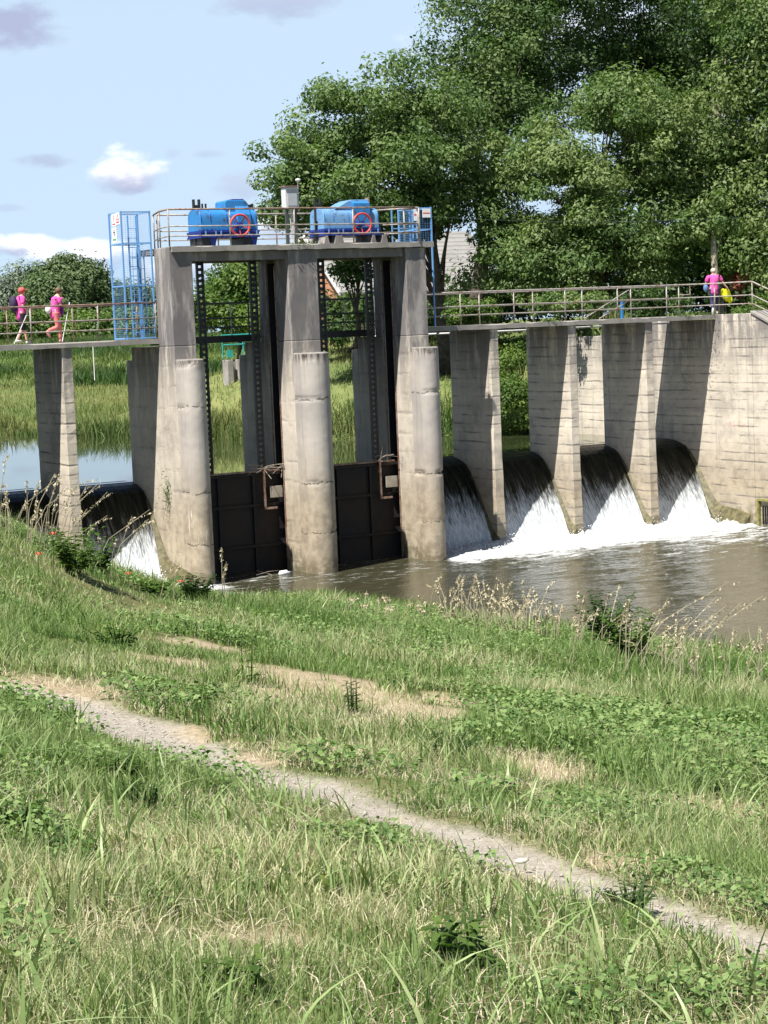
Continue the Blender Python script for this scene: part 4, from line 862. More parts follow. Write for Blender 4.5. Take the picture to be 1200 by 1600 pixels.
# ------------------------------------------------------------------ trees
b = far(696, 470, 84); b[2] = gz1(b)-.1
tree('ash_tree', 'spreading light green tree with open crown behind the hoist deck', b, [el(560, 250, 82, 130, 105, 4), el(660, 200, 83, 110, 105, 4), el(480, 300, 81, 80, 60, 3), el(620, 330, 83, 110, 60, 3), el(455, 255, 81, 55, 55, 2), el(600, 150, 82, 70, 45, 2), el(690, 300, 84, 55, 72, 3), el(425, 290, 81, 34, 42, 1.5), el(525, 160, 82, 32, 26, 1.5), el(540, 335, 82, 95, 30, 3), el(440, 322, 81, 45, 22, 2)],
     .34, .185, LF['ash'], M['bark'], 11, 250, 260, .85, .85, limbs=40, shell=.3, trunk_top=far(660, 250, 83))
b = far(735, 480, 92); b[2] = gz1(b)
tree('locust_tree', 'tall feathery tree rising out of the top of the picture beside the ash', b, [el(760, 90, 90, 95, 120, 4), el(830, 40, 92, 110, 110, 4), el(740, 200, 90, 90, 90, 4), el(880, 120, 94, 120, 90, 4), el(860, -60, 92, 150, 90, 4), el(715, 60, 90, 42, 60, 2.5)],
     .4, .185, LF['locust'], M['bark'], 12, 260, 250, 1.0, .95, limbs=30, shell=.35, trunk_top=far(800, 60, 92))
b = far(1010, 480, 96); b[2] = gz1(b)
tree('locust_tree', 'tall dark tree behind the cherry tree, filling the top right', b, [el(980, 60, 96, 120, 110, 4), el(1060, -20, 96, 120, 90, 4), el(1040, 150, 97, 110, 90, 4), el(950, -60, 96, 120, 70, 4), el(1090, 110, 96, 55, 100, 3)],
     .45, .20, LF['dark'], M['bark'], 13, 230, 230, 1.1, .9, limbs=24, shell=.35, trunk_top=far(1000, 20, 96), group=None)
b = far(930, 500, 85); b[2] = gz1(b)
tree('cherry_tree', 'big rounded tree with drooping layered leaves right behind the footbridge', b, [el(950, 230, 83, 130, 85, 4.5), el(1000, 170, 83, 85, 45, 3), el(860, 310, 82, 105, 85, 4), el(1010, 330, 83, 110, 85, 4), el(920, 400, 82, 150, 60, 4), el(822, 395, 82, 50, 60, 3), el(1050, 240, 84, 55, 80, 3), el(810, 250, 83, 60, 50, 3)],
     .4, .20, LF['cherry'], M['bark'], 14, 250, 430, 1.05, .72, droop=.35, limbs=30, shell=.80, aspect=.42, low=.5)
b = far(1122, 480, 84); b[2] = gz1(b)
tree('poplar_tree', 'tall dark tree with straight pale trunk near the right edge', b, [el(1130, 40, 86, 55, 130, 3), el(1150, 200, 86, 45, 130, 3), el(1120, 300, 85, 45, 90, 3), el(1150, 390, 86, 60, 60, 3)], .24, .19, LF['dark'], M['bark_pale'], 15, 170, 200, .9, .9, limbs=16, shell=.3, trunk_top=far(1122, 100, 86))
b = far(1118, 492, 75.5); b[2] = gz1(b)-.1; q = far(1114, 358, 75.5)
t = thing('cherry_tree', 'slender tree with pale bare trunk rising behind the far walker', 'tree', b); MB().tube([(0, 0, 0), tuple((q-b)*.4+np.array([.05, 0, 0])), tuple((q-b)*.75), tuple(q-b)], [.17, .14, .12, .07], 10).build('trunk', M['bark_pale'], t, smooth=True)
MB().tube([tuple((q-b)*.62), tuple((q-b)*.62+np.array([.25, .1, .5])), tuple((q-b)*.62+np.array([.6, .2, 1.2]))], [.05, .035, .012], 6).build('limb', M['bark_pale'], t, smooth=True)
r_ = np.random.default_rng(77); K = (q-b)+np.array([0, 0, .35])+r_.normal(size=(16, 3))*np.array([.55, .5, .3]); ix = r_.integers(0, 16, 2400); d = r_.normal(size=(2400, 3)); d /= np.linalg.norm(d, axis=1)[:, None]
leaf_cloud('crown', K[ix]+d*(.42*r_.random(2400)**.4)[:, None], d, r_.random(16)[ix], LF['cherry'], .18, t, .2, .5, .3, 78)
b = far(1215, 500, 80); b[2] = gz1(b)
tree('maple_tree', 'leafy tree cut by the right edge of the picture', b, [el(1205, 130, 80, 60, 130, 3), el(1200, 300, 80, 42, 110, 3), el(1190, 10, 80, 55, 80, 3), el(1240, 400, 80, 60, 80, 3), el(1260, 200, 80, 70, 120, 3)], .3, .2, LF['cherry'], M['bark'], 16, 170, 240, 1.0, .85, limbs=16, shell=.45)
b = far(1040, 520, 100); b[2] = gz1(b)
tree('hedge_tree', 'deep dark thicket closing the view below the big trees', b, [el(880, 430, 98, 190, 75, 3), el(1080, 420, 98, 150, 90, 3), el(1180, 440, 98, 90, 70, 3), el(810, 470, 96, 40, 40, 3)], .2, .26, LF['dark'], M['bark'], 17, 260, 120, 1.1, .8, limbs=10, shell=.2)
def bush(label, px, py, D, w_, h, mat, seed, n_=40, per=120, leaf=.14, name='bush', crad=None, group=None, base=None):
    c = far(px, py, D); k = D/FPX; b_ = np.array(far(px, py+h, D)); b_[2] = min(gz1(b_), c[2]-h*k*.5) if base is None else base
    return tree(name, label, b_, [(c, (w_*k, w_*k*.8, h*k))], .05, leaf, mat, M['bark'], seed, n_, per, crad or max(.3, h*k*.45), .8, limbs=8, shell=.2, cat='bush', group=group)
bush('bright leafy bush behind the footbridge railing below the grey roof', 735, 488, 74, 45, 18, LF['bush'], 31, 40, 110)
b = far(800, 690, 79); b[2] = gz1(b)
tree('willow_bush', 'sunlit leafy willow bush sloping down to the water between two right hand piers', b, [el(805, 545, 84, 46, 26, 2), el(795, 580, 81, 42, 26, 1.6), el(805, 620, 78.5, 40, 26, 1.4), el(795, 655, 76.5, 40, 24, 1.2)], .07, .13, LF['bush'], M['bark'], 32, 110, 190, .55, .7, limbs=10, shell=.5, cat='bush')
bush('leafy bush behind the railing in the shade of the cherry tree', 880, 475, 75, 80, 22, LF['cherry'], 34, 60, 110)
bush('dark shrub behind the railing left of the walker in navy trousers', 1010, 480, 78, 80, 26, LF['dark'], 35, 60, 110)
bush('climbing leaves round the pale trunk above the far walker', 1132, 410, 82, 24, 34, LF['bush'], 36, 26, 70, .16)
bush('red leaved shrub behind the walker with the yellow jacket', 1158, 440, 82, 22, 26, LF['redleaf'], 37, 12, 45, .16)
bush('low leafy weeds by the end of the footbridge', 1165, 490, 73.5, 30, 9, LF['bush'], 38, 20, 60, .1)
bush('shrub growing at the far foot of the wing railing', 1195, 478, 74, 20, 14, LF['bush'], 39, 14, 70, .1)
b = far(100, 540, 480); b[2] = gz1(b)
tree('oak_tree', 'round dark green tree beyond the meadow behind the left footbridge', b, [el(105, 455, 480, 62, 48, 4), el(140, 470, 480, 50, 45, 4), el(75, 480, 470, 40, 45, 4)], .3, .95, LF['far'], M['bark'], 40, 120, 560, 4.6, .8, limbs=8, shell=.3)
b = far(98, 540, 490); b[2] = gz1(b)
tree('spruce_tree', 'pointed dark conifer top above the round tree on the left', b, [el(98, 440, 490, 14, 36, 1), el(98, 470, 490, 24, 30, 1.5)], .2, .95, LF['dark'], M['bark'], 41, 40, 90, 3.4, .5, limbs=6, shell=.2)
b = far(15, 540, 560); b[2] = gz1(b)
tree('willow_tree', 'silvery grey willow at the left edge behind the walkers', b, [el(20, 475, 560, 42, 52, 3), el(-30, 480, 560, 60, 50, 3), el(40, 440, 560, 12, 22, 1)], .25, .95, LF['silver'], M['bark'], 42, 90, 190, 4.8, .8, limbs=14, shell=.3)
b = far(190, 540, 580); b[2] = gz1(b)
tree('oak_tree', 'hazy green tree line seen through the left ladder cage', b, [el(190, 485, 580, 60, 42, 4), el(240, 490, 580, 60, 42, 4)], .3, .95, LF['far'], M['bark'], 43, 110, 200, 4.6, .8, limbs=8, shell=.3)
b = far(45, 541, 420); b[2] = gz1(b)
tree('hedge_tree', 'low green hedge behind the left footbridge railing', b, [el(60, 515, 420, 90, 22, 2), el(180, 515, 420, 90, 20, 2), el(250, 512, 420, 60, 22, 2)], .1, .8, LF['bush'], M['bark'], 44, 480, 110, 3.0, .8, limbs=4, shell=.2)
b = far(365, 520, 108); b[2] = gz1(b)
tree('walnut_tree', 'bright green bushy tree seen through the left tower opening', b, [el(370, 450, 108, 44, 46, 3), el(330, 490, 106, 30, 30, 2), el(400, 490, 106, 40, 34, 2), el(405, 430, 110, 30, 34, 2)], .15, .24, LF['bush'], M['bark'], 45, 130, 130, .95, .8, limbs=14, shell=.3)
b = far(557, 540, 86); b[2] = gz1(b)
tree('apple_tree', 'small dark tree with bare lower trunk seen through the right tower opening', b, [el(556, 410, 86, 34, 26, 1.5), el(545, 430, 86, 26, 18, 1.2), el(575, 395, 86, 24, 16, 1.2)], .16, .2, LF['dark'], M['bark'], 46, 40, 60, .5, .7, limbs=16, shell=.3)
b = far(540, 520, 92); b[2] = gz1(b)
tree('hedge_tree', 'dark garden hedge below the house seen through the right tower opening', b, [el(530, 490, 92, 50, 38, 1.5), el(600, 480, 92, 40, 34, 1.5), el(640, 490, 92, 40, 36, 1.5), el(690, 495, 90, 30, 28, 1.5), el(522, 520, 90, 34, 20, 1.2)], .1, .2, LF['dark'], M['bark'], 47, 120, 90, .7, .8, limbs=4, shell=.2)

# ------------------------------------------------------------------ house beyond the trees
def brick_mat():
    s = NT('orange brick'); br = s.n('ShaderNodeTexBrick'); s.L.new(s.pos((1, 1, 1), rot=(R(90), 0, 0)), br.inputs['Vector']); br.inputs['Scale'].default_value = 3.4
    br.inputs['Color1'].default_value = (.48, .19, .09, 1); br.inputs['Color2'].default_value = (.38, .14, .07, 1); br.inputs['Mortar'].default_value = (.5, .45, .38, 1); s.set(br.outputs[0], .9); return s.m
def roof_mat():
    s = NT('pale ribbed roof sheet'); r_ = s.noise(2, 4); z = s.math('FRACT', s.math('MULTIPLY', s.xyz()[2], 4.5)); ln = s.ramp(z, .0, .25)
    c = s.mix(ln, (.14, .14, .14), s.mix(s.ramp(r_, .3, .7), (.25, .245, .24), (.31, .30, .285))); s.set(c, .7); s.bump(ln, .6, .03); return s.m
hx = far(533, 457, 96); t = thing('house', 'house with pale grey ribbed roof and orange brick gable behind the trees', 'house', (hx[0], hx[1], 6.4)); Wd, hp_, ev, rg = 9.5, 3.6, hx[2]-6.4, hx[2]-6.4+3.1
MB().box(.25, Wd-.25, .35, 2*hp_-.35, -2, ev).build('wall', m_plain('white plaster', (.5, .49, .46), .9, .08), t)
MB().prism([(.35, -1.9), (2*hp_-.35, -1.9), (2*hp_-.35, ev), (hp_, rg-.3), (.35, ev)], .10, .247, 'x').build('brick_gable', brick_mat(), t)
m = MB(); m.prism([(-.2, ev-.1), (-.2, ev), (hp_, rg), (2*hp_+.2, ev), (2*hp_+.2, ev-.1), (hp_, rg-.12)], -.15, Wd+.2, 'x'); m.build('roof', roof_mat(), t)
m = MB(); m.prism([(-.24, ev-.16), (-.24, ev+.04), (hp_, rg+.05), (2*hp_+.24, ev+.04), (2*hp_+.24, ev-.16), (hp_, rg-.16)], -.24, -.155, 'x'); m.build('verge_board', M['cabinet'], t)
w_ = MB().box(2.0, 2.9, .31, .345, ev-1.7, ev-.5).build('window', m_plain('window frame', (.6, .6, .58)), t); MB().box(2.1, 2.8, .29, .307, ev-1.6, ev-.6).build('pane', m_plain('dark glass', (.03, .035, .04), .1), w_)
# teal sluice frame on a block, white post
c = far(364, 562, 90); gq_ = gz1(c)-c[2]-.1; t = thing('small_sluice', 'teal metal frame standing on a small pale concrete block on the far bank', 'small sluice', (c[0], c[1], c[2]-.3))
m = MB(); gq_ = min(gq_, -.5); m.box(-.42, -.12, -.3, .3, gq_, .30).box(.12, .42, -.3, .3, gq_, .30).box(-.118, .118, .0, .3, gq_, .2); m.build('concrete_block', M['conc_smooth'], t, bevel=.02)
TE = m_plain('teal paint', (.04, .36, .34), .5, .1); m = MB()
for x_ in (-.5, .55): m.tube([(x_, 0, .4), (x_, 0, 1.5)], .03, 6)
for z in (1.0, 1.2, 1.45): m.tube([(-.5, 0, z), (1.0, 0, z)], .03, 6)
m.build('frame', TE, t); MB().box(-.3, .0, -.03, .03, .42, .75).build('gate_leaf', TE, t)
c = far(146, 556, 95); tag(MB().cyl((c[0], c[1], c[2]-1.2), (c[0], c[1], c[2]+.7), .022, 8).build('marker_post', M['white'], auto=True), 'thin white post standing in the meadow behind the left footbridge', 'post')
c = far(972, 492, 73.5); tag(MB().box(c[0]-.05, c[0]+.05, c[1]-.05, c[1]+.05, 7.08, 7.85).cyl((c[0], c[1], 7.85), (c[0], c[1], 7.95), .04, 10).build('blue_hydrant', M['blue'], bevel=.02), 'short blue post behind the right footbridge railing', 'post')
# overhead line
a, b = far(640, 336, 66), far(1420, 318, 60); m = MB(); m.tube([a+(b-a)*q+np.array([0, 0, -.75*4*q*(1-q)*.5]) for q in np.linspace(0, 1, 24)], .0045, 5)
pz = thing('overhead_line', 'thin overhead wire strung across the trees to a wooden pole', 'overhead wire', (0, 0, 0)); m.build('wire', M['rail_dark'], pz); MB().cyl((b[0], b[1], 0), (b[0], b[1], b[2]+.3), .13, 10).build('pole', M['wood'], pz)

# ------------------------------------------------------------------ grass and weeds
GR = {
 'near': m_leaf('grass blades', (.105, .185, .05), (.25, .345, .115), (.54, .52, .32), trans=.3, rough=.5, tint=(1, 1.1, .5)),
 'lush': m_leaf('lush grass', (.06, .13, .028), (.14, .235, .06), (.20, .29, .08), trans=.3, tint=(1, 1.1, .5)),
 'broad': m_leaf('broad grass blades', (.19, .28, .10), (.34, .44, .19), (.48, .50, .28), trans=.3, rough=.42, tint=(1, 1.1, .5)),
 'dry': m_leaf('dry straw', (.48, .43, .30), (.66, .60, .45), (.52, .44, .30), trans=.2, tint=(1, .95, .7)),
 'reed': m_leaf('reed leaves', (.045, .095, .022), (.13, .20, .05), (.25, .26, .10), trans=.25, tint=(1, 1.1, .5)),
}
def blades(name, x, y, z, h, wd, tone, mat, seed, lean=.45, segs=3, rnd=None, parent=None, dirx=None):
    r_ = np.random.default_rng(seed); n_ = len(x); a = r_.uniform(0, 2*math.pi, n_); la = r_.uniform(0, 2*math.pi, n_) if dirx is None else dirx+r_.normal(0, .7, n_)
    ln = np.abs(r_.normal(0, lean, n_))+.05; sx, sy = np.cos(a), np.sin(a); lx, ly = np.cos(la), np.sin(la); rows = []
    for k in range(segs+1):
        f_ = k/segs; w_ = wd*(1-f_)**.7*(.6 if k == 0 else 1)+wd*.04; off = h*ln*f_**1.9; zz_ = z+h*f_*(1-.18*ln*f_) - (ln > .9)*h*.25*f_**3
        cx, cy = x+lx*off, y+ly*off; rows.append(np.stack([cx-sx*w_/2, cy-sy*w_/2, zz_], 1)); rows.append(np.stack([cx+sx*w_/2, cy+sy*w_/2, zz_], 1))
    V = np.stack(rows, 1).reshape(-1, 3); m_ = 2*(segs+1); q = np.array([[2*k, 2*k+1, 2*k+3, 2*k+2] for k in range(segs)]); Q = (q[None]+m_*np.arange(n_)[:, None, None]).reshape(-1, 4)
    rn = r_.random(n_) if rnd is None else rnd
    o = raw_mesh(name, V, Q, mat, {'rnd': np.repeat(rn, m_), 'tone': np.repeat(tone, m_)}, True)
    if parent: o.parent = parent
    return o
def scatter(n_, D0, D1, seed, side=.27, pad=.9):
    r_ = np.random.default_rng(seed); D = r_.uniform(D0**2, D1**2, n_)**.5
    u = (r_.random(n_)*2-1)*(side*D+pad); return (*xy(D, u), D, u)
for k, (D0, D1, n_, hh, ww) in enumerate(((2.6, 6, 80000, .055, .0042), (6, 10, 110000, .062, .0058), (10, 18, 140000, .085, .009), (18, 32, 130000, .11, .014), (32, 61, 130000, .125, .020))):
    x, y, D, u = scatter(n_, D0, D1, 100+k); sd = poly_sd(DOWN, x, y); pmx, bmx = path_m(x, y), bare_m(x, y)
    den = fbm(x*.9, y*.9, s=70); fine = fbm(x*4, y*4, s=71); keep = (sd > .15) & (rng.random(n_) > pmx*.955) & (rng.random(n_) > bmx*.93) & (rng.random(n_) < .60+1.2*(den-.35)+.9*(fine-.5))
    keep &= ~((x < -6.5) & (y > -1)); x, y, D, sd, pmx, bmx, den, fine = (a[keep] for a in (x, y, D, sd, pmx, bmx, den, fine))
    z = zg(x, y)-.01; edge = 1-sst(.0, .7, path_d(x, y)-.2); h = hh*rng.uniform(.45, 1.5, len(x))*(.5+1.35*sst(.35, .72, den))*(.35+1.4*fine)*(1-.68*edge)*(1-.55*bmx)
    h *= 1+.9*sst(4.5, 1.0, sd)*sst(.45, .65, fbm(x*.5, y*.5, s=88))*(D < 46)
    tone = np.clip(.95*(fbm(x*.7, y*.7, s=74)-.5)+.55*rng.random(len(x))+.12+.3*bmx+.15*(D < 7), 0, 1)
    o = blades('grass', x, y, z, h, ww*rng.uniform(.6, 1.5, len(x)), tone, GR['near'], 200+k, .55, 3 if D0 < 18 else 2); tag(o, kind='stuff'); o['label'] = 'short sunlit grass covering the river bank'
# lusher dark clumps, broad leaves
for k, (D0, D1, n_, hh, ww, patch) in enumerate(((4, 9, 34000, .085, .007, 1.4), (9, 18, 60000, .13, .012, .8), (18, 36, 70000, .19, .018, .45), (34, 61, 70000, .17, .024, .3))):
    x, y, D, u = scatter(n_, D0, D1, 130+k); sd = poly_sd(DOWN, x, y); pt = fbm(x*patch, y*patch, s=81)
    keep = (sd > .1) & (pt > .55) & (path_m(x, y) < .3) & (bare_m(x, y) < .4); keep &= ~((x < -6.5) & (y > -1)); x, y, sd, pt = x[keep], y[keep], sd[keep], pt[keep]
    h = hh*rng.uniform(.5, 1.4, len(x))*(.6+2.2*(pt-.5))*(1+.5*sst(5, 1, sd)); o = blades('lush_grass', x, y, zg(x, y)-.01, h, ww*rng.uniform(.6, 1.4, len(x)), rng.random(len(x))*.7, GR['lush'], 230+k, .5, 3); tag(o, kind='stuff'); o['label'] = 'darker lush grass in patches on the bank'
# straw thatch lying flat
x, y, D, u = scatter(100000, 2.6, 15, 150); keep = (path_m(x, y) < .6) & (fbm(x*1.7, y*1.7, s=91) > .44); x, y = x[keep], y[keep]
o = blades('dry_grass', x, y, zg(x, y)+.006, .05*rng.uniform(.5, 1.6, len(x)), .004*rng.uniform(.6, 1.5, len(x)), rng.random(len(x)), GR['dry'], 250, 1.5, 2); tag(o, kind='stuff'); o['label'] = 'dry straw among the grass'
# clover-like ground leaves
for D0, D1, n_, sz_, fq in ((3, 9, 60000, .026, 1.3), (9, 20, 110000, .040, .8), (20, 42, 90000, .052, .4)):
  x, y, D, u = scatter(n_, D0, D1, 160+D0); pt = fbm(x*fq+9, y*fq, s=95); keep = (pt > (.50 if D0 < 20 else .56)) & (path_m(x, y) < .25) & (bare_m(x, y) < .35) & (poly_sd(DOWN, x, y) > .4); x, y, pt = x[keep], y[keep], pt[keep]
  C = np.stack([x, y, zg(x, y)+rng.uniform(.01, .07, len(x))*(1+6*(pt-.5))*(sz_/.026)**.6], 1); o = leaf_cloud('ground_leaves', C, None, rng.random(len(x)), LF['weed'], sz_, None, .8, .7, 0, 9); tag(o, kind='stuff'); o['label'] = 'small round weed leaves among the grass'
# long coarse blades in the foreground
x, y, D, u = scatter(4200, 3.4, 10, 170, .24, .3); pt = fbm(x*1.6, y*1.6, s=97); keep = (pt > .50) & (path_m(x, y) < .1) & (path_d(x, y) > .35); x, y = x[keep], y[keep]
o = blades('coarse_grass', x, y, zg(x, y)-.01, rng.uniform(.09, .24, len(x)), rng.uniform(.007, .017, len(x)), rng.random(len(x))*.6, GR['broad'], 270, .8, 6); tag(o, kind='stuff'); o['label'] = 'long coarse grass blades in the foreground'

def leafy_weed(label, px, py, h, n_st, mat, seed, leaf=.12, spread=.35, D=None, cat='weed', name='leafy_weed', pairs=9, group='leafy weeds on the bank'):
    p = hit(px, py); r_ = random.Random(seed); t = thing(name, label, cat, p, group=group); mb = MB(); V = []; Q = []; rn = []; tn = []
    for s_ in range(n_st):
        a = r_.uniform(0, 6.28); hh = h*r_.uniform(.6, 1.1); top = Vector((math.cos(a)*spread*r_.uniform(.3, 1), math.sin(a)*spread*r_.uniform(.3, 1), hh)); b0 = Vector((math.cos(a)*.04, math.sin(a)*.04, -.02)); mid = b0.lerp(top, .5)+Vector((0, 0, hh*.12))
        mb.tube([b0, mid, top], [.007, .005, .002], 5)
        for k in range(pairs):
            f_ = .2+.8*k/(pairs-1); q = (b0.lerp(mid, f_*2) if f_ < .5 else mid.lerp(top, f_*2-1)); w_ = leaf*(1.1-.5*f_)*r_.uniform(.7, 1.2)
            for sg in (-1, 1):
                ang = a+sg*r_.uniform(1.0, 1.7)+r_.uniform(-.4, .4); d = Vector((math.cos(ang), math.sin(ang), r_.uniform(-.2, .5))).normalized(); sd_ = d.cross(Vector((0, 0, 1))).normalized()
                i = len(V); e = q+d*w_+Vector((0, 0, -w_*.15)); V += [q, q+d*w_*.5+sd_*w_*.22+Vector((0, 0, w_*.05)), e, q+d*w_*.5-sd_*w_*.22+Vector((0, 0, w_*.05))]; Q.append((i, i+1, i+2, i+3)); c_ = r_.random(); rn += [c_]*4; tn += [r_.random()*.6]*4
    mb.build('stems', mat if n_st < 0 else LF['bush'], t); o = raw_mesh('leaves', np.array([tuple(v) for v in V]), np.array(Q), mat, {'rnd': rn, 'tone': tn}, True); o.parent = t; return t
DK = LF['dark']; BU = LF['bush']
leafy_weed('large dark leafy weed beside the orange poppy at the left', 118, 900, .62, 15, BU, 1, .20, .5)
leafy_weed('paler leafy weed in front of the left end pier', 150, 895, .5, 10, BU, 2, .18, .4)
leafy_weed('small leafy weed at the edge of the left falls', 238, 930, .25, 8, BU, 3, .18, .5)
leafy_weed('round dark green weed clump by the foot of the left tower pier', 308, 943, .45, 22, DK, 4, .16, .35)
leafy_weed('wide dark leafy shrub on the shoreline at the right', 950, 1010, .95, 26, DK, 5, .22, .75)
leafy_weed('second leafy shrub on the shoreline, lower and brighter', 985, 1035, .7, 18, BU, 6, .2, .6)
leafy_weed('dense low leafy weed on the left of the foreground', 175, 1222, .11, 36, BU, 7, .05, .17, pairs=6)
leafy_weed('smaller dark weed below the dense one on the left', 215, 1262, .08, 20, DK, 8, .045, .10, pairs=5)
leafy_weed('thin upright weed left of centre beside the bare soil', 388, 1072, .42, 2, BU, 9, .09, .08, pairs=7)
leafy_weed('brownish upright weed on the large bare patch', 552, 1118, .30, 4, DK, 10, .06, .08, pairs=6)
leafy_weed('broad leaved weed in the bottom centre foreground', 725, 1520, .13, 9, BU, 11, .10, .08, pairs=4)
leafy_weed('dark tuft of weeds at the footpath edge lower right', 985, 1415, .07, 22, DK, 12, .04, .12, pairs=5)
leafy_weed('leafy weed tuft beside the footpath, right of centre', 1115, 1250, .12, 16, DK, 13, .06, .16, pairs=5)
leafy_weed('small leafy weed above the footpath in the centre left', 305, 1110, .12, 14, BU, 14, .07, .16, pairs=5)
leafy_weed('leafy weed among the grass near the left edge', 30, 1300, .10, 14, BU, 15, .09, .10, pairs=4)
leafy_weed('broad leaved weed near the bottom left corner', 350, 1560, .09, 8, BU, 16, .09, .09, pairs=4)
leafy_weed('yellow green weed patch left of centre on the slope', 185, 1012, .22, 16, BU, 17, .1, .35, pairs=5)
leafy_weed('dark weed tuft on the slope right of the bare patch', 690, 1190, .14, 24, DK, 18, .06, .28, pairs=5)

def stalks(label, px, py, n_, h, seed, spread=.6, lean=.35, ldir=None, name='dry_grass_stalks'):
    p = hit(px, py); r_ = np.random.default_rng(seed); t = thing(name, label, 'dry grass', p, group='dry seeding grasses on the shoreline'); t['kind'] = 'stuff'; kk = max(1., math.hypot(p[0]-CAM[0], p[1]-CAM[1])/24); mb = MB(); hd = []; 
    for k in range(n_):
        b0 = Vector((r_.normal()*spread*RGT[0], r_.normal()*spread*RGT[1], 0)) + Vector((FWD[0], FWD[1], 0))*float(r_.normal()*spread*.4); a = ldir+r_.normal()*.5 if ldir is not None else r_.uniform(0, 6.28); hh = h*r_.uniform(.6, 1.15); l_ = abs(r_.normal())*lean*hh
        d = Vector((math.cos(a), math.sin(a), 0)); b0.z = float(zg(np.array([p[0]+b0.x]), np.array([p[1]+b0.y]))[0])-p[2]-.03; m1 = b0+d*l_*.35+Vector((0, 0, hh*.6)); tp_ = b0+d*l_+Vector((0, 0, hh)); mb.tube([b0, m1, tp_], [.005*kk, .0045*kk, .003*kk], 4)
        for q in range(18):
            f_ = q/18; c_ = m1.lerp(tp_, .45+.75*f_)-Vector((0, 0, .10*f_*f_)); hd.append((c_.x+r_.normal()*.012, c_.y+r_.normal()*.012, c_.z))
    mb.build('stem', GR['dry'], t); leaf_cloud('seed_heads', np.array(hd), None, r_.random(len(hd)), GR['dry'], .042*kk, t, 0., .4, 1.2, seed)
RA = math.atan2(RGT[1], RGT[0])
stalks('tall pale seeding grass on the shoreline left of centre right', 748, 985, 60, .95, 1, .8)
stalks('pale seeding grass stalks right of the tall clump by the water', 840, 998, 34, .75, 2, .7)
stalks('arching dry grass plumes above the water at the right', 925, 1018, 22, .9, 3, .5, .6, RA)
stalks('dry grass plumes bending right beside the leafy shoreline shrub', 1015, 1055, 30, .95, 4, .5, .6, RA)
stalks('sparse dry grass by the water near the right edge', 1150, 1075, 34, .75, 5, .8)
stalks('tall dry reed stalks leaning right in front of the left end pier', 70, 862, 22, 1.0, 6, .6, .7, RA)
stalks('short dry grass tops along the bank at the left edge', 15, 838, 34, .75, 7, .7, .4)
stalks('few dry grass stalks before the left falls', 170, 900, 8, .9, 8, .6, .5, RA)
stalks('single tall weed stalk against the dark left gate', 352, 950, 3, 1.0, 9, .05, .1)
stalks('sparse pale stalks before the middle of the river', 640, 978, 22, .5, 10, 1.0)

def poppy(label, px, py, h):
    p = hit(px, py); t = thing('poppy', label, 'poppy', p, group='orange poppies in the grass'); MB().tube([(0, 0, 0), (.01, 0, h*.5), (.02, 0, h)], .004, 5).build('stem', LF['bush'], t); m = MB()
    for k in range(5):
        a = 1.257*k; m.add([(.02+.012*math.cos(a), .012*math.sin(a), h), (.02+.06*math.cos(a-.5), .06*math.sin(a-.5), h+.03), (.02+.075*math.cos(a), .075*math.sin(a), h+.05), (.02+.06*math.cos(a+.5), .06*math.sin(a+.5), h+.03)], [(0, 1, 2, 3)])
    m.v = [(.02+(a-.02)*.6, b*.6, h+(c-h)*.6) for a, b, c in m.v]; m.build('petals', m_plain('orange red petals', (.80, .10, .04), .6, .15), t, smooth=True)
poppy('large orange red poppy beside the dark leafy weed', 84, 900, .55); poppy('poppy low in the grass below the left falls', 200, 925, .25); poppy('poppy left of the round weed clump', 282, 948, .35); poppy('small poppy deep in the grass left of the dark leafy weed', 60, 905, .3)
def stone(label, px, py, r_, seed):
    p = hit(px, py); m = MB(); m.sphere((0, 0, 0), (r_*1.5, r_, r_*.5), 10, 7); rr = random.Random(seed); m.v = [(a*rr.uniform(.85, 1.15), b*rr.uniform(.85, 1.15), c*rr.uniform(.8, 1.1)) for a, b, c in m.v]
    o = m.build('stone', m_plain('pale limestone', (.46, .43, .37), .9, .12), smooth=True); o.location = (p[0], p[1], p[2]+.01); tag(o, label, 'stone', 'pale stones in the bank')
stone('pale flat stone on the footpath, right of centre', 815, 1349, .020, 1); stone('white stone showing in the grass far right', 1035, 1263, .025, 2)
stone('small pale stone near the upper bare soil', 415, 998, .05, 3); stone('pale stone at the end of the left bare patch', 120, 975, .06, 4)
# pebbles on the path
x, y, D, u = scatter(9000, 3, 12, 190); keep = path_m(x, y) > .5; x, y = x[keep][:900], y[keep][:900]; z = zg(x, y)-.03; n_ = len(x); sz = rng.uniform(.003, .012, n_); oc = np.array([[1, 0, 0], [0, 1, 0], [-1, 0, 0], [0, -1, 0], [0, 0, .6], [0, 0, -.6]])
V = (np.stack([x, y, z], 1)[:, None]+oc[None]*sz[:, None, None]*rng.uniform(.7, 1.3, (n_, 6, 1))).reshape(-1, 3); f = np.array([[0, 1, 4], [1, 2, 4], [2, 3, 4], [3, 0, 4], [1, 0, 5], [2, 1, 5], [3, 2, 5], [0, 3, 5]])
o = raw_mesh('gravel', V, (f[None]+6*np.arange(n_)[:, None, None]).reshape(-1, 3), m_plain('path pebbles', (.36, .33, .28), .9, .3, 30)); tag(o, kind='stuff'); o['label'] = 'small pebbles on the footpath'

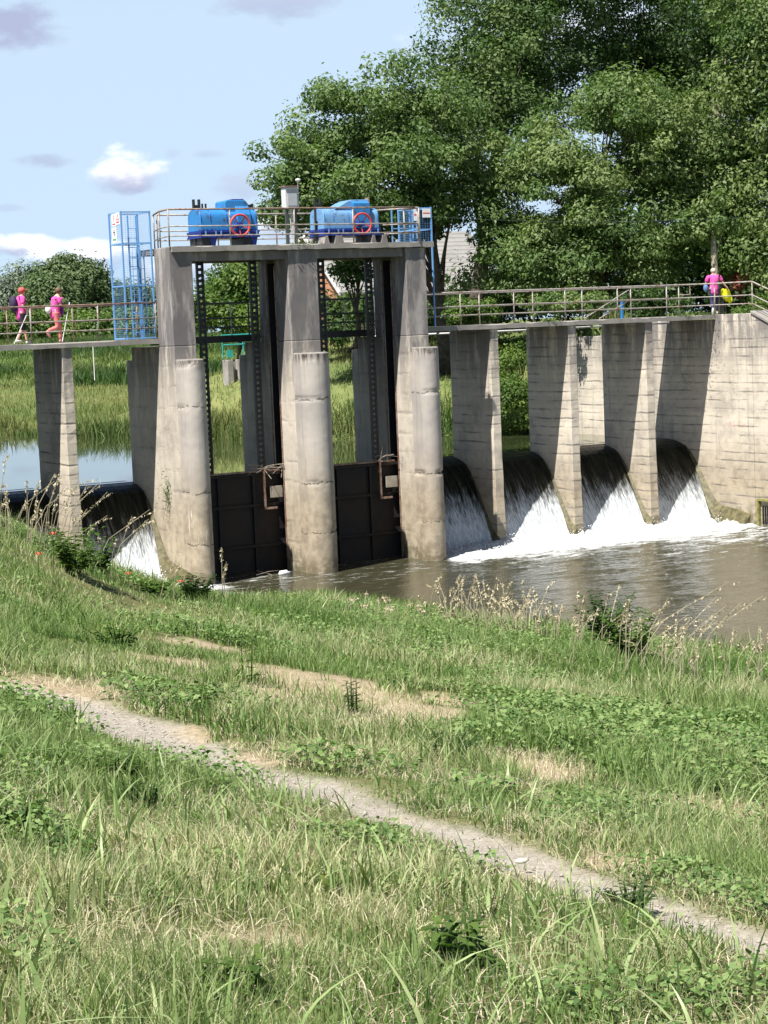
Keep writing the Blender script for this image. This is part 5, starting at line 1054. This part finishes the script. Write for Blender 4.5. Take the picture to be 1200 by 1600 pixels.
# far bank meadow and reeds
def farveg():
    r_ = np.random.default_rng(5); n_ = 190000; D = r_.uniform(73, 145, n_); u = r_.uniform(-.24, .13, n_)*D; x, y = xy(D, u); su = poly_sd(UP, x, y); keep = (su > .05) & (y > 8) & (x < 26) & (su < 46); x, y, su, D = x[keep], y[keep], su[keep], D[keep]
    pt = fbm(x*.25, y*.25, s=99); reed = sst(4.2, .8, su); keep = r_.random(len(x)) < (.35+.65*reed+.4*(pt-.5)); x, y, su, D, pt, reed = (a[keep] for a in (x, y, su, D, pt, reed))
    h = .22+.42*reed*sst(.35, .6, fbm(x*.35, y*.35, s=98))*1.9+.25*pt; h *= r_.uniform(.6, 1.25, len(x)); tone = np.clip(.9*fbm(x*.15, y*.15, s=77)+.35*r_.random(len(x))-.22*reed, 0, 1)
    o = blades('reeds', x, y, zg(x, y)-.03, h, r_.uniform(.03, .07, len(x)), tone, GR['reed'], 300, .35, 2, rnd=np.clip(r_.random(len(x))*.7+.35-.45*reed+.5*(fbm(x*.12, y*.12, s=66)-.5), 0, 1)); tag(o, kind='stuff'); o['label'] = 'reeds and tall meadow grass on the far bank'
farveg()
def meadow():
    r_ = np.random.default_rng(15); n_ = 150000; D = r_.uniform(118**.5, 330**.5, n_)**2; u = r_.uniform(-.25, .02, n_)*D; x, y = xy(D, u); su = poly_sd(UP, x, y); pt = fbm(x*.11, y*.11, s=199); p2 = fbm(x*.4, y*.4, s=198)
    keep = (su > 30) & (y > 30) & (r_.random(n_) < .25+1.6*(pt-.3)+.8*(p2-.5)); x, y, D, pt, p2 = (a[keep] for a in (x, y, D, pt, p2))
    h = (.15+.75*sst(.42, .68, pt)+.3*p2)*r_.uniform(.6, 1.3, len(x)); tone = np.clip(1.1*(fbm(x*.05, y*.09, s=177)-.35)+.3*r_.random(len(x)), 0, 1)
    o = blades('meadow_grass', x, y, zg(x, y)-.03, h, r_.uniform(.06, .16, len(x)), tone, GR['reed'], 301, .5, 2, rnd=np.clip(.9-1.3*sst(.45, .68, pt)+.4*r_.random(len(x)), 0, 1)); tag(o, kind='stuff'); o['label'] = 'rough meadow grass beyond the reeds'
meadow()
# plants rooted in the concrete
def tuft(label, p, n_, h, mat, seed, sp=.15, name='wall_plant', leafs=True):
    r_ = np.random.default_rng(seed); t = thing(name, label, 'plant', p, group='plants rooted in the weir concrete'); C = r_.normal(size=(n_, 3))*np.array([sp*.5, sp*.6, h*.5]); leaf_cloud('leaves', C, None, r_.random(n_), mat, .06, t, .2, .5, 0, seed); m = MB()
    for _ in range(8): m.tube([(0.04, 0, 0), tuple(r_.normal(size=3)*np.array([sp*.5, sp*.6, h*.6]))], [.006, .002], 4)
    m.build('stems', M['bark'], t)
tuft('plant growing from the flank of the left tower pier', (-.07, .95, 2.75), 260, .7, LF['ash'], 1, .2)
tuft('weed hanging on the right side of the left tower nose', (.76, -.2, 3.9), 120, .8, LF['dark'], 2, .12)
for k, (x_, s_) in enumerate(((20.2, .35), (19.6, .25), (14.0, .12))): tuft(['grassy tuft on the footbridge edge near the abutment', 'smaller tuft on the footbridge edge left of the grassy one', 'tiny tuft on the footbridge edge above a middle pier'][k], (x_, 1.25, 7.3), 200, .10, LF['bush'], 5+k, s_*2)
tuft('moss tuft on the hoist deck edge above the middle pier', (4.3, -.2, 9.93), 130, .06, LF['ash'], 9, .5)
# float on the water
t = thing('float', 'small white plastic bottle floating before the left gate', 'plastic bottle', (3.15, -.1, .02)); MB().tube([(-.16, 0, 0), (-.1, 0, .02), (.1, 0, .03), (.16, 0, .03), (.22, 0, .03)], [.03, .085, .085, .03, .025], 10).build('bottle', M['white'], t, smooth=True); MB().cyl((.222, 0, .03), (.25, 0, .03), .03, 8).build('cap', M['navy'], t)
sticks('driftwood', 'thin stick floating next to the white bottle', (2.7, -.05, .03), 2, .25, 8)
